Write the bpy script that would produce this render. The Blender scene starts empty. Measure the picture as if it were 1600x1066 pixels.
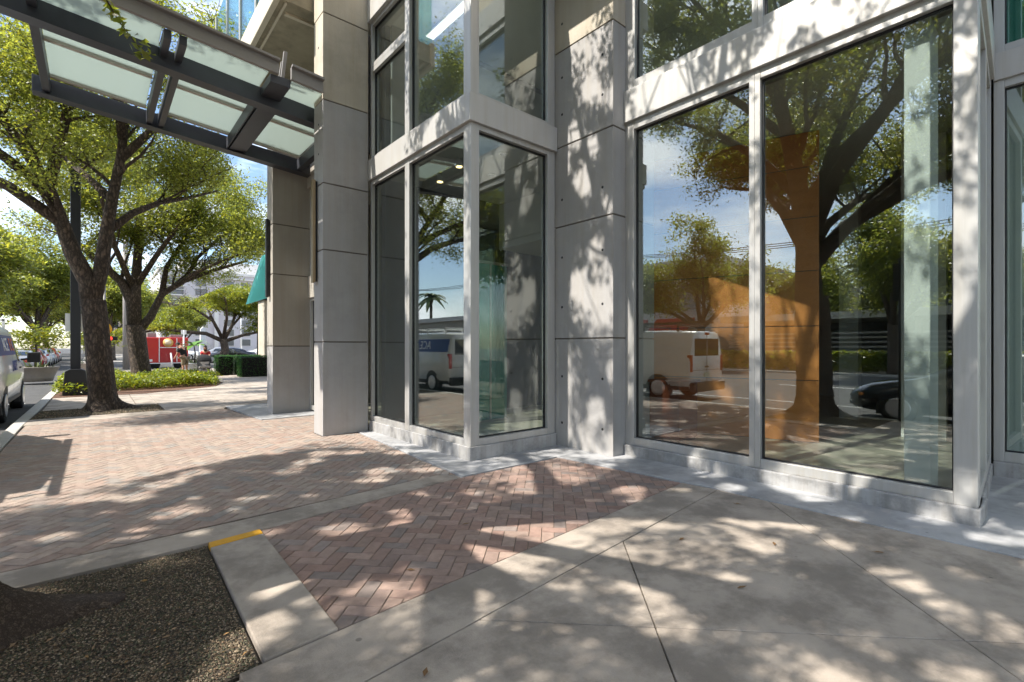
import bpy, bmesh, math, random
import numpy as np
from mathutils import Vector, Matrix, noise as mnoise
R = math.radians
scene = bpy.context.scene
COL = scene.collection

# ------------------------------------------------------------------ camera, sky, sun, exposure
cam_d = bpy.data.cameras.new("camera"); cam = bpy.data.objects.new("camera", cam_d); COL.objects.link(cam)
cam.location = (0, 0, 1.5); cam.rotation_euler = (R(90), 0, R(-40.62))
cam_d.sensor_width = 36; cam_d.lens = 17.08; cam_d.shift_y = 0.005
cam_d.clip_start = 0.05; cam_d.clip_end = 2000
scene.camera = cam
SUN_EL, SUN_AZ = 50.0, 9.0          # elevation; turned from -X towards +Y
sd = bpy.data.lights.new("sun", 'SUN'); so = bpy.data.objects.new("sun", sd); COL.objects.link(so)
sd.energy = 4.6; sd.angle = R(0.53); sd.color = (1.0, 0.945, 0.86)
sdir = Vector((math.cos(R(SUN_EL)) * math.cos(R(SUN_AZ)), -math.cos(R(SUN_EL)) * math.sin(R(SUN_AZ)), -math.sin(R(SUN_EL))))
so.rotation_euler = sdir.to_track_quat('-Z', 'Y').to_euler(); so.location = (-20, 5, 30)
w = bpy.data.worlds.new("World"); scene.world = w; w.use_nodes = True
nt = w.node_tree; nt.nodes.clear()
def N(t, typ, **kw):
    n = t.nodes.new(typ)
    for k, v in kw.items():
        if k.startswith("i_"): n.inputs[k[2:].replace("_", " ")].default_value = v
        else: setattr(n, k, v)
    return n
sky = N(nt, "ShaderNodeTexSky", sky_type='NISHITA', sun_disc=False)
sky.sun_elevation = R(SUN_EL); sky.sun_rotation = R(270 + SUN_AZ); sky.dust_density = 0.6; sky.ozone_density = 2.0
tc = N(nt, "ShaderNodeTexCoord"); mp = N(nt, "ShaderNodeMapping"); mp.inputs["Scale"].default_value = (1.6, 1.6, 4.5)
ns = N(nt, "ShaderNodeTexNoise", i_Scale=1.7, i_Detail=9.0, i_Roughness=0.58)
cr = N(nt, "ShaderNodeValToRGB"); cr.color_ramp.elements[0].position = 0.47; cr.color_ramp.elements[1].position = 0.66
mx = N(nt, "ShaderNodeMix", data_type='RGBA'); mx.inputs["B"].default_value = (9.0, 9.3, 9.8, 1)
bg = N(nt, "ShaderNodeBackground"); bg.inputs["Strength"].default_value = 0.14
ow = N(nt, "ShaderNodeOutputWorld")
L = nt.links.new
L(tc.outputs["Generated"], mp.inputs["Vector"]); L(mp.outputs[0], ns.inputs["Vector"]); L(ns.outputs["Fac"], cr.inputs[0])
L(cr.outputs[0], mx.inputs["Factor"]); L(sky.outputs[0], mx.inputs["A"]); L(mx.outputs["Result"], bg.inputs[0]); L(bg.outputs[0], ow.inputs[0])
vs = scene.view_settings; vs.view_transform = 'Standard'; vs.look = 'None'; vs.gamma = 1; vs.exposure = 1.0
scene.cycles.use_denoising = True
scene.cycles.use_adaptive_sampling = True; scene.cycles.adaptive_threshold = 0.02
scene.cycles.transparent_max_bounces = 24; scene.cycles.max_bounces = 10; scene.cycles.diffuse_bounces = 4
scene.cycles.glossy_bounces = 5; scene.cycles.sample_clamp_indirect = 6.0; scene.cycles.caustics_reflective = False

# ------------------------------------------------------------------ materials
def newmat(name):
    m = bpy.data.materials.new(name); m.use_nodes = True
    return m, m.node_tree, m.node_tree.nodes["Principled BSDF"]
def mat(name, col, rough=0.6, metal=0.0, noise=0.0, nscale=4.0, bump=0.0, bscale=60.0, col2=None, attr=None, spec=0.5, stretch=None, detail=6.0, coat=0.0, stain=None, streak=None, spots=None):
    """plain procedural surface: base colour varied by noise, optional per-face tone, optional bump"""
    m, t, p = newmat(name)
    p.inputs["Roughness"].default_value = rough; p.inputs["Metallic"].default_value = metal
    p.inputs["Specular IOR Level"].default_value = spec; p.inputs["Coat Weight"].default_value = coat
    c = (*col, 1)
    c2 = (*(col2 if col2 else [x * (1 - noise) for x in col]), 1)
    co = N(t, "ShaderNodeTexCoord"); mpn = N(t, "ShaderNodeMapping"); t.links.new(co.outputs["Object"], mpn.inputs["Vector"])
    if stretch: mpn.inputs["Scale"].default_value = stretch
    src = None
    if noise or col2:
        n1 = N(t, "ShaderNodeTexNoise", i_Scale=nscale, i_Detail=detail, i_Roughness=0.62); t.links.new(mpn.outputs[0], n1.inputs["Vector"])
        rp = N(t, "ShaderNodeValToRGB"); rp.color_ramp.elements[0].position = 0.3; rp.color_ramp.elements[1].position = 0.7
        rp.color_ramp.elements[0].color = c2; rp.color_ramp.elements[1].color = c
        t.links.new(n1.outputs["Fac"], rp.inputs[0]); src = rp.outputs[0]
    if stain:
        n3 = N(t, "ShaderNodeTexNoise", i_Scale=stain[0], i_Detail=8.0, i_Roughness=0.7); t.links.new(co.outputs["Object"], n3.inputs["Vector"])
        r3 = N(t, "ShaderNodeValToRGB"); r3.color_ramp.elements[0].position = stain[1]; r3.color_ramp.elements[1].position = stain[1] + 0.12
        r3.color_ramp.elements[0].color = (stain[2],) * 3 + (1,); r3.color_ramp.elements[1].color = (1, 1, 1, 1)
        ms = N(t, "ShaderNodeMix", data_type='RGBA', blend_type='MULTIPLY'); ms.inputs["Factor"].default_value = 1
        t.links.new(n3.outputs["Fac"], r3.inputs[0]); t.links.new(r3.outputs[0], ms.inputs["B"])
        if src: t.links.new(src, ms.inputs["A"])
        else: ms.inputs["A"].default_value = c
        src = ms.outputs["Result"]
    if spots:
        v6 = N(t, "ShaderNodeTexVoronoi", i_Scale=spots[0]); t.links.new(co.outputs["Object"], v6.inputs["Vector"])
        r6 = N(t, "ShaderNodeValToRGB"); r6.color_ramp.elements[0].position = spots[1] * .7; r6.color_ramp.elements[1].position = spots[1]
        r6.color_ramp.elements[0].color = (spots[2],) * 3 + (1,); r6.color_ramp.elements[1].color = (1, 1, 1, 1)
        ms = N(t, "ShaderNodeMix", data_type='RGBA', blend_type='MULTIPLY'); ms.inputs["Factor"].default_value = 1
        t.links.new(v6.outputs["Distance"], r6.inputs[0]); t.links.new(r6.outputs[0], ms.inputs["B"])
        if src: t.links.new(src, ms.inputs["A"])
        else: ms.inputs["A"].default_value = c
        src = ms.outputs["Result"]
    if streak:
        m5 = N(t, "ShaderNodeMapping"); m5.inputs["Scale"].default_value = (9, 9, 0.35); t.links.new(co.outputs["Object"], m5.inputs["Vector"])
        n5 = N(t, "ShaderNodeTexNoise", i_Scale=1.0, i_Detail=7.0, i_Roughness=0.68); t.links.new(m5.outputs[0], n5.inputs["Vector"])
        r5 = N(t, "ShaderNodeValToRGB"); r5.color_ramp.elements[0].position = 0.34; r5.color_ramp.elements[1].position = 0.56
        r5.color_ramp.elements[0].color = (streak, streak * .97, streak * .92, 1); r5.color_ramp.elements[1].color = (1, 1, 1, 1)
        ms = N(t, "ShaderNodeMix", data_type='RGBA', blend_type='MULTIPLY'); ms.inputs["Factor"].default_value = 1
        t.links.new(n5.outputs["Fac"], r5.inputs[0]); t.links.new(r5.outputs[0], ms.inputs["B"])
        if src: t.links.new(src, ms.inputs["A"])
        else: ms.inputs["A"].default_value = c
        src = ms.outputs["Result"]
    if attr:
        a = N(t, "ShaderNodeAttribute", attribute_name="tint")
        ms = N(t, "ShaderNodeMix", data_type='RGBA', blend_type='MULTIPLY'); ms.inputs["Factor"].default_value = 1
        t.links.new(a.outputs["Color"], ms.inputs["B"])
        if src: t.links.new(src, ms.inputs["A"])
        else: ms.inputs["A"].default_value = c
        src = ms.outputs["Result"]
    if src: t.links.new(src, p.inputs["Base Color"])
    else: p.inputs["Base Color"].default_value = c
    if bump:
        n2 = N(t, "ShaderNodeTexNoise", i_Scale=bscale, i_Detail=5.0, i_Roughness=0.65); t.links.new(mpn.outputs[0], n2.inputs["Vector"])
        b = N(t, "ShaderNodeBump", i_Strength=bump, i_Distance=0.02); t.links.new(n2.outputs["Fac"], b.inputs["Height"]); t.links.new(b.outputs[0], p.inputs["Normal"])
    return m
def glassmat(name, tint, f0=0.1, wob=0.0):
    """window glass: reflects more at a slant, lets light through straight"""
    m, t, p = newmat(name); t.nodes.remove(p); out = t.nodes["Material Output"]
    lw = N(t, "ShaderNodeLayerWeight", i_Blend=0.5)
    pw = N(t, "ShaderNodeMath", operation='POWER'); pw.inputs[1].default_value = 5.0
    mr = N(t, "ShaderNodeMapRange"); mr.inputs["To Min"].default_value = f0; mr.inputs["To Max"].default_value = 1.0
    tr = N(t, "ShaderNodeBsdfTransparent"); tr.inputs[0].default_value = (*tint, 1)
    gl = N(t, "ShaderNodeBsdfGlossy", i_Roughness=0.0); gl.inputs[0].default_value = (0.97, 1.0, 0.985, 1)
    if wob:
        co = N(t, "ShaderNodeTexCoord"); n2 = N(t, "ShaderNodeTexNoise", i_Scale=1.1, i_Detail=1.0)
        b = N(t, "ShaderNodeBump", i_Strength=wob, i_Distance=0.02)
        t.links.new(co.outputs["Object"], n2.inputs["Vector"]); t.links.new(n2.outputs["Fac"], b.inputs["Height"]); t.links.new(b.outputs[0], gl.inputs["Normal"])
    mixs = N(t, "ShaderNodeMixShader")
    t.links.new(lw.outputs["Facing"], pw.inputs[0]); t.links.new(pw.outputs[0], mr.inputs["Value"]); t.links.new(mr.outputs[0], mixs.inputs[0])
    t.links.new(tr.outputs[0], mixs.inputs[1]); t.links.new(gl.outputs[0], mixs.inputs[2]); t.links.new(mixs.outputs[0], out.inputs[0])
    return m
def leafmat(name, col, trans):
    m, t, p = newmat(name); out = t.nodes["Material Output"]
    a = N(t, "ShaderNodeAttribute", attribute_name="tint")
    m1 = N(t, "ShaderNodeMix", data_type='RGBA', blend_type='MULTIPLY'); m1.inputs["Factor"].default_value = 1; m1.inputs["A"].default_value = (*col, 1)
    m2 = N(t, "ShaderNodeMix", data_type='RGBA', blend_type='MULTIPLY'); m2.inputs["Factor"].default_value = 1; m2.inputs["A"].default_value = (*trans, 1)
    tl = N(t, "ShaderNodeBsdfTranslucent"); ad = N(t, "ShaderNodeMixShader"); ad.inputs[0].default_value = 0.42
    p.inputs["Roughness"].default_value = 0.42
    t.links.new(a.outputs["Color"], m1.inputs["B"]); t.links.new(a.outputs["Color"], m2.inputs["B"])
    t.links.new(m1.outputs["Result"], p.inputs["Base Color"]); t.links.new(m2.outputs["Result"], tl.inputs[0])
    t.links.new(p.outputs[0], ad.inputs[1]); t.links.new(tl.outputs[0], ad.inputs[2]); t.links.new(ad.outputs[0], out.inputs[0])
    return m
def barkmat(name, c1, c2, sc=1.0):
    m, t, p = newmat(name); p.inputs["Roughness"].default_value = 0.9
    co = N(t, "ShaderNodeTexCoord"); mpn = N(t, "ShaderNodeMapping"); mpn.inputs["Scale"].default_value = (1.0, 1.0, 0.4)
    v = N(t, "ShaderNodeTexVoronoi", i_Scale=16.0 * sc, feature='DISTANCE_TO_EDGE'); n1 = N(t, "ShaderNodeTexNoise", i_Scale=9.0 * sc, i_Detail=9.0, i_Roughness=0.7)
    mxv = N(t, "ShaderNodeMix", data_type='VECTOR'); mxv.inputs["Factor"].default_value = 0.18
    t.links.new(co.outputs["Object"], mpn.inputs["Vector"]); t.links.new(mpn.outputs[0], n1.inputs["Vector"])
    t.links.new(mpn.outputs[0], mxv.inputs["A"]); t.links.new(n1.outputs["Color"], mxv.inputs["B"]); t.links.new(mxv.outputs["Result"], v.inputs["Vector"])
    rp = N(t, "ShaderNodeValToRGB"); rp.color_ramp.elements[0].position = 0.015; rp.color_ramp.elements[1].position = 0.24
    rp.color_ramp.elements[0].color = (*c2, 1); rp.color_ramp.elements[1].color = (*c1, 1)  # cracks coloured darker: bark grain plus crease shade painted in
    mm = N(t, "ShaderNodeMath", operation='MULTIPLY'); t.links.new(v.outputs["Distance"], mm.inputs[0]); t.links.new(n1.outputs["Fac"], mm.inputs[1])
    t.links.new(mm.outputs[0], rp.inputs[0])
    n4 = N(t, "ShaderNodeTexNoise", i_Scale=2.2, i_Detail=5.0); t.links.new(co.outputs["Object"], n4.inputs["Vector"])
    r4 = N(t, "ShaderNodeValToRGB"); r4.color_ramp.elements[0].position = 0.35; r4.color_ramp.elements[1].position = 0.65
    r4.color_ramp.elements[0].color = (0.86, 0.82, 0.76, 1); r4.color_ramp.elements[1].color = (1.1, 1.08, 1.05, 1)
    ms = N(t, "ShaderNodeMix", data_type='RGBA', blend_type='MULTIPLY'); ms.inputs["Factor"].default_value = 1
    t.links.new(n4.outputs["Fac"], r4.inputs[0]); t.links.new(rp.outputs[0], ms.inputs["A"]); t.links.new(r4.outputs[0], ms.inputs["B"])
    t.links.new(ms.outputs["Result"], p.inputs["Base Color"])
    b = N(t, "ShaderNodeBump", i_Strength=1.0, i_Distance=0.09); t.links.new(mm.outputs[0], b.inputs["Height"]); t.links.new(b.outputs[0], p.inputs["Normal"])
    return m

M = {}
M['concrete_grey'] = mat("grey cast concrete", (0.42, 0.407, 0.397), 0.75, noise=0.13, nscale=1.6, bump=0.12, bscale=40, stain=(0.9, 0.38, 0.91), streak=.955)
M['concrete_cream'] = mat("cream cast concrete", (0.53, 0.475, 0.385), 0.75, noise=0.12, nscale=1.6, bump=0.12, bscale=40, stain=(0.9, 0.36, 0.86), streak=.93)
M['concrete_warm'] = mat("warm grey concrete", (0.42, 0.39, 0.34), 0.75, noise=0.12, nscale=1.6, bump=0.12, bscale=40, streak=.93)
M['joint'] = mat("joint sealant", (0.16, 0.14, 0.12), 0.9)
M['hole'] = mat("tie hole shade disc", (0.03, 0.03, 0.032), 0.8)  # flat disc, its dark colour stands in for the shade inside a hole
M['alu'] = mat("brushed aluminium frame", (0.50, 0.495, 0.48), 0.42, metal=0.35, noise=0.09, nscale=5.0, stretch=(6, 6, 0.5), bump=0.03, bscale=90, streak=.95)
M['alu_band'] = mat("painted metal spandrel", (0.53, 0.52, 0.50), 0.45, metal=0.2, noise=0.08, nscale=2.0, streak=.93)
M['plinth'] = mat("painted kerb plinth", (0.42, 0.415, 0.41), 0.7, noise=0.2, nscale=3.0, bump=0.1, bscale=50, stain=(2.6, 0.42, 0.7), streak=.82)
M['gasket'] = mat("black gasket", (0.012, 0.012, 0.014), 0.5)
M['glass'] = glassmat("window glass", (0.86, 0.905, 0.89), 0.165, 0.012)
M['glass_green'] = glassmat("teal window glass", (0.55, 0.80, 0.76), 0.15, 0.01)
M['steel'] = mat("dark painted steel", (0.065, 0.068, 0.08), 0.45, metal=0.3, noise=0.15, nscale=8)
M['gutter'] = mat("grey gutter metal", (0.30, 0.28, 0.265), 0.5, metal=0.3, noise=0.1)
M['bar'] = mat("beige glazing bar", (0.45, 0.42, 0.36), 0.5)
M['soffit'] = mat("stained balcony soffit", (0.36, 0.31, 0.22), 0.85, noise=0.3, nscale=1.4, stain=(0.7, 0.42, 0.75))
M['trim_cream'] = mat("cream trim", (0.6, 0.53, 0.42), 0.7, noise=0.08)
M['white_wall'] = mat("white interior wall", (0.72, 0.72, 0.69), 0.7, noise=0.04)
M['grey_wall'] = mat("grey interior wall", (0.36, 0.36, 0.36), 0.7, noise=0.06)
M['ceiling'] = mat("interior ceiling", (0.55, 0.54, 0.5), 0.8, noise=0.04)
M['orange'] = mat("orange panel wall", (0.72, 0.27, 0.07), 0.5, noise=0.18, nscale=2.5, stretch=(1, 1, 4))
M['darkwood'] = mat("dark red wood", (0.30, 0.085, 0.04), 0.4, noise=0.35, nscale=6, stretch=(1, 1, 6))
M['intfloor'] = mat("polished interior floor", (0.42, 0.38, 0.3), 0.3, noise=0.15, nscale=2)
M['pale_blind'] = mat("pale roller blind", (0.66, 0.72, 0.66), 0.75, noise=0.04)
M['dark_int'] = mat("dark interior wall", (0.06, 0.063, 0.068), 0.6, noise=0.2)
M['sidewalk'] = mat("worn sidewalk concrete", (0.45, 0.385, 0.32), 0.85, noise=0.32, nscale=2.6, bump=0.3, bscale=120, stain=(1.3, 0.42, 0.72), detail=12, spots=(2.6, .05, .55))
M['sidewalk_dark'] = mat("joint dirt", (0.13, 0.11, 0.09), 0.95, noise=0.3, nscale=30)
M['apron'] = mat("light painted concrete apron", (0.43, 0.43, 0.435), 0.7, noise=0.2, nscale=2.6, bump=0.14, bscale=80, stain=(2.1, 0.43, 0.76), detail=11, spots=(3.1, .04, .6))
M['yellow'] = mat("yellow paint", (0.72, 0.36, 0.015), 0.6, noise=0.2, nscale=14)
M['brick'] = mat("clay paver", (0.95, 0.95, 0.95), 0.85, noise=0.3, nscale=14, bump=0.5, bscale=190, attr=True, detail=9)
M['gravel'] = mat("pebble", (1, 1, 1), 0.8, attr=True)
M['soil'] = mat("dark soil", (0.085, 0.068, 0.05), 0.95, noise=0.6, nscale=40, bump=0.8, bscale=80)
M['asphalt'] = mat("asphalt", (0.085, 0.083, 0.08), 0.9, noise=0.3, nscale=2.5, bump=0.35, bscale=150)
M['paint'] = mat("road paint", (0.7, 0.7, 0.67), 0.7, noise=0.2, nscale=6)
M['kerb'] = mat("kerb concrete", (0.5, 0.48, 0.44), 0.85, noise=0.2, nscale=5, bump=0.2)
M['ground'] = mat("lot paving", (0.3, 0.28, 0.25), 0.9, noise=0.25, nscale=0.3)
M['bark'] = barkmat("oak bark", (0.205, 0.15, 0.108), (0.04, 0.029, 0.021))
M['bark_near'] = barkmat("root bark", (0.33, 0.235, 0.165), (0.07, 0.047, 0.033), 2.3)
M['bark_far'] = barkmat("greyer bark", (0.20, 0.16, 0.125), (0.06, 0.045, 0.035), 0.8)
M['leaf'] = leafmat("oak leaf", (0.095, 0.122, 0.03), (0.50, 0.55, 0.075))
M['leaf_yellow'] = leafmat("light leaf", (0.13, 0.17, 0.02), (0.40, 0.44, 0.035))
M['leaf_hedge'] = leafmat("ground cover leaf", (0.14, 0.19, 0.02), (0.38, 0.44, 0.03))
M['leaf_dark'] = leafmat("hedge leaf", (0.03, 0.10, 0.02), (0.05, 0.16, 0.025))
M['white_paint'] = mat("white vehicle paint", (0.78, 0.78, 0.76), 0.28, noise=0.05, coat=0.5)
M['black_paint'] = mat("black vehicle paint", (0.008, 0.008, 0.01), 0.2, coat=1.0)
M['grey_paint'] = mat("silver vehicle paint", (0.42, 0.43, 0.45), 0.3, metal=0.5, coat=0.6)
M['red_paint'] = mat("red vehicle paint", (0.5, 0.025, 0.02), 0.3, coat=0.5)
M['blue_stripe'] = mat("blue vinyl stripe", (0.015, 0.05, 0.25), 0.35, noise=0.1)
M['orange_vinyl'] = mat("orange vinyl letter", (0.8, 0.2, 0.05), 0.4)
M['white_vinyl'] = mat("white vinyl letter", (0.85, 0.85, 0.85), 0.4)
M['car_glass'] = mat("dark car glass", (0.015, 0.02, 0.024), 0.04, spec=0.9, coat=1.0)
M['tyre'] = mat("tyre rubber", (0.016, 0.016, 0.017), 0.85, noise=0.3, nscale=20)
M['rim'] = mat("alloy rim", (0.6, 0.6, 0.62), 0.3, metal=0.8)
M['black_plastic'] = mat("black plastic", (0.02, 0.02, 0.022), 0.5)
M['red_lens'] = mat("red lamp lens", (0.5, 0.02, 0.015), 0.2, coat=0.8)
M['clear_lens'] = mat("clear lamp lens", (0.7, 0.72, 0.75), 0.1, metal=0.4, coat=1)
M['amber_lens'] = mat("amber lens", (0.8, 0.25, 0.02), 0.2, coat=1)
M['white'] = mat("white enamel", (0.78, 0.77, 0.74), 0.5, noise=0.06)
M['post_black'] = mat("black post paint", (0.016, 0.017, 0.02), 0.45, noise=0.2)
M['pot'] = mat("grey fibre pot", (0.33, 0.29, 0.255), 0.75, noise=0.18, nscale=5)
M['pot_blue'] = mat("blue grey glazed pot", (0.33, 0.37, 0.40), 0.4, noise=0.15)
M['bronze'] = mat("bronze fixture", (0.28, 0.2, 0.11), 0.4, metal=0.6)
M['teal'] = mat("teal awning cloth", (0.06, 0.55, 0.50), 0.4, noise=0.2, nscale=2.4, col2=(0.34, 0.66, 0.74))
M['apart'] = mat("pale render", (0.56, 0.53, 0.55), 0.85, noise=0.1, nscale=0.4)
M['apart2'] = mat("white render", (0.68, 0.66, 0.63), 0.85, noise=0.08, nscale=0.5)
M['apart_win'] = mat("far window glass", (0.045, 0.055, 0.07), 0.1, spec=0.8)
def cloth_mat():
    m, t, p = newmat("teal translucent awning"); out = t.nodes["Material Output"]; p.inputs["Base Color"].default_value = (0.22, 0.72, 0.70, 1)
    tl = N(t, "ShaderNodeBsdfTranslucent"); tl.inputs[0].default_value = (0.5, 1.0, 0.97, 1); mx_ = N(t, "ShaderNodeMixShader"); mx_.inputs[0].default_value = 0.6
    t.links.new(p.outputs[0], mx_.inputs[1]); t.links.new(tl.outputs[0], mx_.inputs[2]); t.links.new(mx_.outputs[0], out.inputs[0]); return m
M['teal'] = cloth_mat()
M['red_cloth'] = mat("red cloth", (0.5, 0.03, 0.03), 0.8, noise=0.1)
M['shirt'] = mat("charcoal cotton", (0.022, 0.022, 0.024), 0.9, noise=0.2)
M['khaki'] = mat("khaki cotton", (0.25, 0.2, 0.13), 0.9, noise=0.12)
M['skin'] = mat("skin", (0.50, 0.27, 0.18), 0.55, noise=0.06)
M['hair'] = mat("dark hair", (0.02, 0.014, 0.01), 0.6)
M['gold'] = mat("gold emblem", (0.7, 0.42, 0.12), 0.5)
M['wood_pole'] = mat("weathered pole", (0.36, 0.33, 0.3), 0.9, noise=0.2, nscale=8, stretch=(3, 3, 0.4))
M['sign_yellow'] = mat("yellow sign face", (0.85, 0.42, 0.01), 0.5)
def emis(name, col, s):
    m, t, p = newmat(name); p.inputs["Emission Color"].default_value = (*col, 1); p.inputs["Emission Strength"].default_value = s; p.inputs["Base Color"].default_value = (*col, 1); return m
M['lamp'] = emis("lit lamp", (1.0, 0.72, 0.3), 3.0)
M['strip'] = emis("lit ceiling strip", (1.0, 0.97, 0.9), 1.0)
def frosted():
    m, t, p = newmat("frosted canopy glass"); out = t.nodes["Material Output"]
    p.inputs["Base Color"].default_value = (0.58, 0.63, 0.61, 1); p.inputs["Roughness"].default_value = 0.25
    tl = N(t, "ShaderNodeBsdfTranslucent"); tl.inputs[0].default_value = (0.47, 0.52, 0.495, 1)
    tp = N(t, "ShaderNodeBsdfTransparent"); tp.inputs[0].default_value = (0.8, 0.9, 0.86, 1)
    a = N(t, "ShaderNodeMixShader"); a.inputs[0].default_value = 0.72; b = N(t, "ShaderNodeMixShader"); b.inputs[0].default_value = 0.12
    t.links.new(p.outputs[0], a.inputs[1]); t.links.new(tl.outputs[0], a.inputs[2]); t.links.new(a.outputs[0], b.inputs[1]); t.links.new(tp.outputs[0], b.inputs[2]); t.links.new(b.outputs[0], out.inputs[0])
    return m
M['frosted'] = frosted()

# ------------------------------------------------------------------ object helpers
ROOT = {}
def origin_of(o):
    while o is not None and o.parent is not None: o = o.parent
    return Vector(o.location) if o is not None else Vector((0, 0, 0))
def tag(o, label=None, cat=None, group=None, kind=None):
    if label: o["label"] = label
    if cat: o["category"] = cat
    if group: o["group"] = group
    if kind: o["kind"] = kind
    return o
def thing(name, label, cat, loc=(0, 0, 0), group=None):
    o = bpy.data.objects.new(name, None); COL.objects.link(o); o.location = loc; o.empty_display_size = 0.1
    return tag(o, label, cat, group)
class MB:
    def __init__(s): s.v = []; s.f = []; s.m = []; s.sm = []
    def add(s, vs, fs, m=0, smooth=False):
        b = len(s.v); s.v += [tuple(x) for x in vs]
        for f in fs: s.f.append(tuple(b + i for i in f)); s.m.append(m); s.sm.append(smooth)
        return s
    def box(s, x0, y0, z0, x1, y1, z1, m=0):
        x0, x1 = min(x0, x1), max(x0, x1); y0, y1 = min(y0, y1), max(y0, y1); z0, z1 = min(z0, z1), max(z0, z1)
        v = [(x0, y0, z0), (x1, y0, z0), (x1, y1, z0), (x0, y1, z0), (x0, y0, z1), (x1, y0, z1), (x1, y1, z1), (x0, y1, z1)]
        return s.add(v, [(0, 3, 2, 1), (4, 5, 6, 7), (0, 1, 5, 4), (1, 2, 6, 5), (2, 3, 7, 6), (3, 0, 4, 7)], m)
    def obox(s, o, u, n, a0, a1, d0, d1, z0, z1, m=0):
        """box in a wall's own axes: a along u, d along the inward normal n, z up"""
        P = lambda a, d, z: (o[0] + u[0] * a + n[0] * d, o[1] + u[1] * a + n[1] * d, z)
        v = [P(a0, d0, z0), P(a1, d0, z0), P(a1, d1, z0), P(a0, d1, z0), P(a0, d0, z1), P(a1, d0, z1), P(a1, d1, z1), P(a0, d1, z1)]
        fs = [(0, 3, 2, 1), (4, 5, 6, 7), (0, 1, 5, 4), (1, 2, 6, 5), (2, 3, 7, 6), (3, 0, 4, 7)]
        if u[0] * n[1] - u[1] * n[0] < 0: fs = [f[::-1] for f in fs]
        return s.add(v, fs, m)
    def prism(s, poly, z0, z1, m=0):
        n = len(poly); v = [(*p, z0) for p in poly] + [(*p, z1) for p in poly]
        fs = [tuple(range(n))[::-1], tuple(range(n, 2 * n))] + [(i, (i + 1) % n, n + (i + 1) % n, n + i) for i in range(n)]
        return s.add(v, fs, m)
    def extr(s, prof, P, w0, w1, m=0):
        """profile [(a,b)] swept from w0 to w1; P maps (a, b, w) to a point"""
        n = len(prof); v = [P(a, b, w0) for a, b in prof] + [P(a, b, w1) for a, b in prof]
        fs = [tuple(range(n))[::-1], tuple(range(n, 2 * n))] + [(i, (i + 1) % n, n + (i + 1) % n, n + i) for i in range(n)]
        return s.add(v, fs, m)
    def bar(s, p, q, w, h, m=0, up=(0, 0, 1)):
        p, q = Vector(p), Vector(q); d = (q - p).normalized(); sd_ = d.cross(Vector(up))
        if sd_.length < 1e-4: sd_ = d.cross(Vector((1, 0, 0)))
        sd_.normalize(); u = sd_.cross(d)
        v = []
        for c in (p, q):
            for a, b in ((-1, -1), (1, -1), (1, 1), (-1, 1)): v.append(c + sd_ * (a * w / 2) + u * (b * h / 2))
        return s.add(v, [(0, 1, 2, 3), (7, 6, 5, 4), (0, 4, 5, 1), (1, 5, 6, 2), (2, 6, 7, 3), (3, 7, 4, 0)], m)
    def tube(s, pts, rad, n=8, m=0, cap=True, smooth=True, jit=0.0, rng=None):
        pts = [Vector(p) for p in pts]
        if not hasattr(rad, '__len__'): rad = [rad] * len(pts)
        rings = []; ref = Vector((0.31, 0.17, 0.93))
        d0 = (pts[1] - pts[0]).normalized()
        a = d0.cross(ref);
        if a.length < 0.1: a = d0.cross(Vector((1, 0, 0)))
        a.normalize()
        vs = []
        for i, p in enumerate(pts):
            d = (pts[min(i + 1, len(pts) - 1)] - pts[max(i - 1, 0)]).normalized()
            a = (a - d * a.dot(d)).normalized(); b = d.cross(a)
            for k in range(n):
                t = 2 * math.pi * k / n; r = rad[i] * (1 + (rng.uniform(-jit, jit) if jit else 0))
                vs.append(p + (a * math.cos(t) + b * math.sin(t)) * r)
        fs = []
        for i in range(len(pts) - 1):
            for k in range(n):
                k2 = (k + 1) % n; fs.append((i * n + k, i * n + k2, (i + 1) * n + k2, (i + 1) * n + k))
        if cap: fs.append(tuple(range(n))[::-1]); fs.append(tuple(range((len(pts) - 1) * n, len(pts) * n)))
        return s.add(vs, fs, m, smooth)
    def lathe(s, prof, c, axis='z', n=20, m=0, smooth=True):
        """profile [(r, h)] turned about an axis through c"""
        vs = []
        for r, h in prof:
            for k in range(n):
                t = 2 * math.pi * k / n; a, b = r * math.cos(t), r * math.sin(t)
                vs.append({'z': (c[0] + a, c[1] + b, c[2] + h), 'x': (c[0] + h, c[1] + a, c[2] + b), 'y': (c[0] + b, c[1] + h, c[2] + a)}[axis])
        fs = []
        for i in range(len(prof) - 1):
            for k in range(n):
                k2 = (k + 1) % n; fs.append((i * n + k, i * n + k2, (i + 1) * n + k2, (i + 1) * n + k))
        fs.append(tuple(range(n))[::-1]); fs.append(tuple(range((len(prof) - 1) * n, len(prof) * n)))
        return s.add(vs, fs, m, smooth)
    def ell(s, c, r, n=12, m=0):
        prof = [(max(1e-4, math.sin(math.pi * i / 8)), -math.cos(math.pi * i / 8)) for i in range(9)]
        b = len(s.v); s.lathe(prof, (0, 0, 0), 'z', n, m)
        for i in range(b, len(s.v)): x, y, z = s.v[i]; s.v[i] = (c[0] + x * r[0], c[1] + y * r[1], c[2] + z * r[2])
        return s
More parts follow.
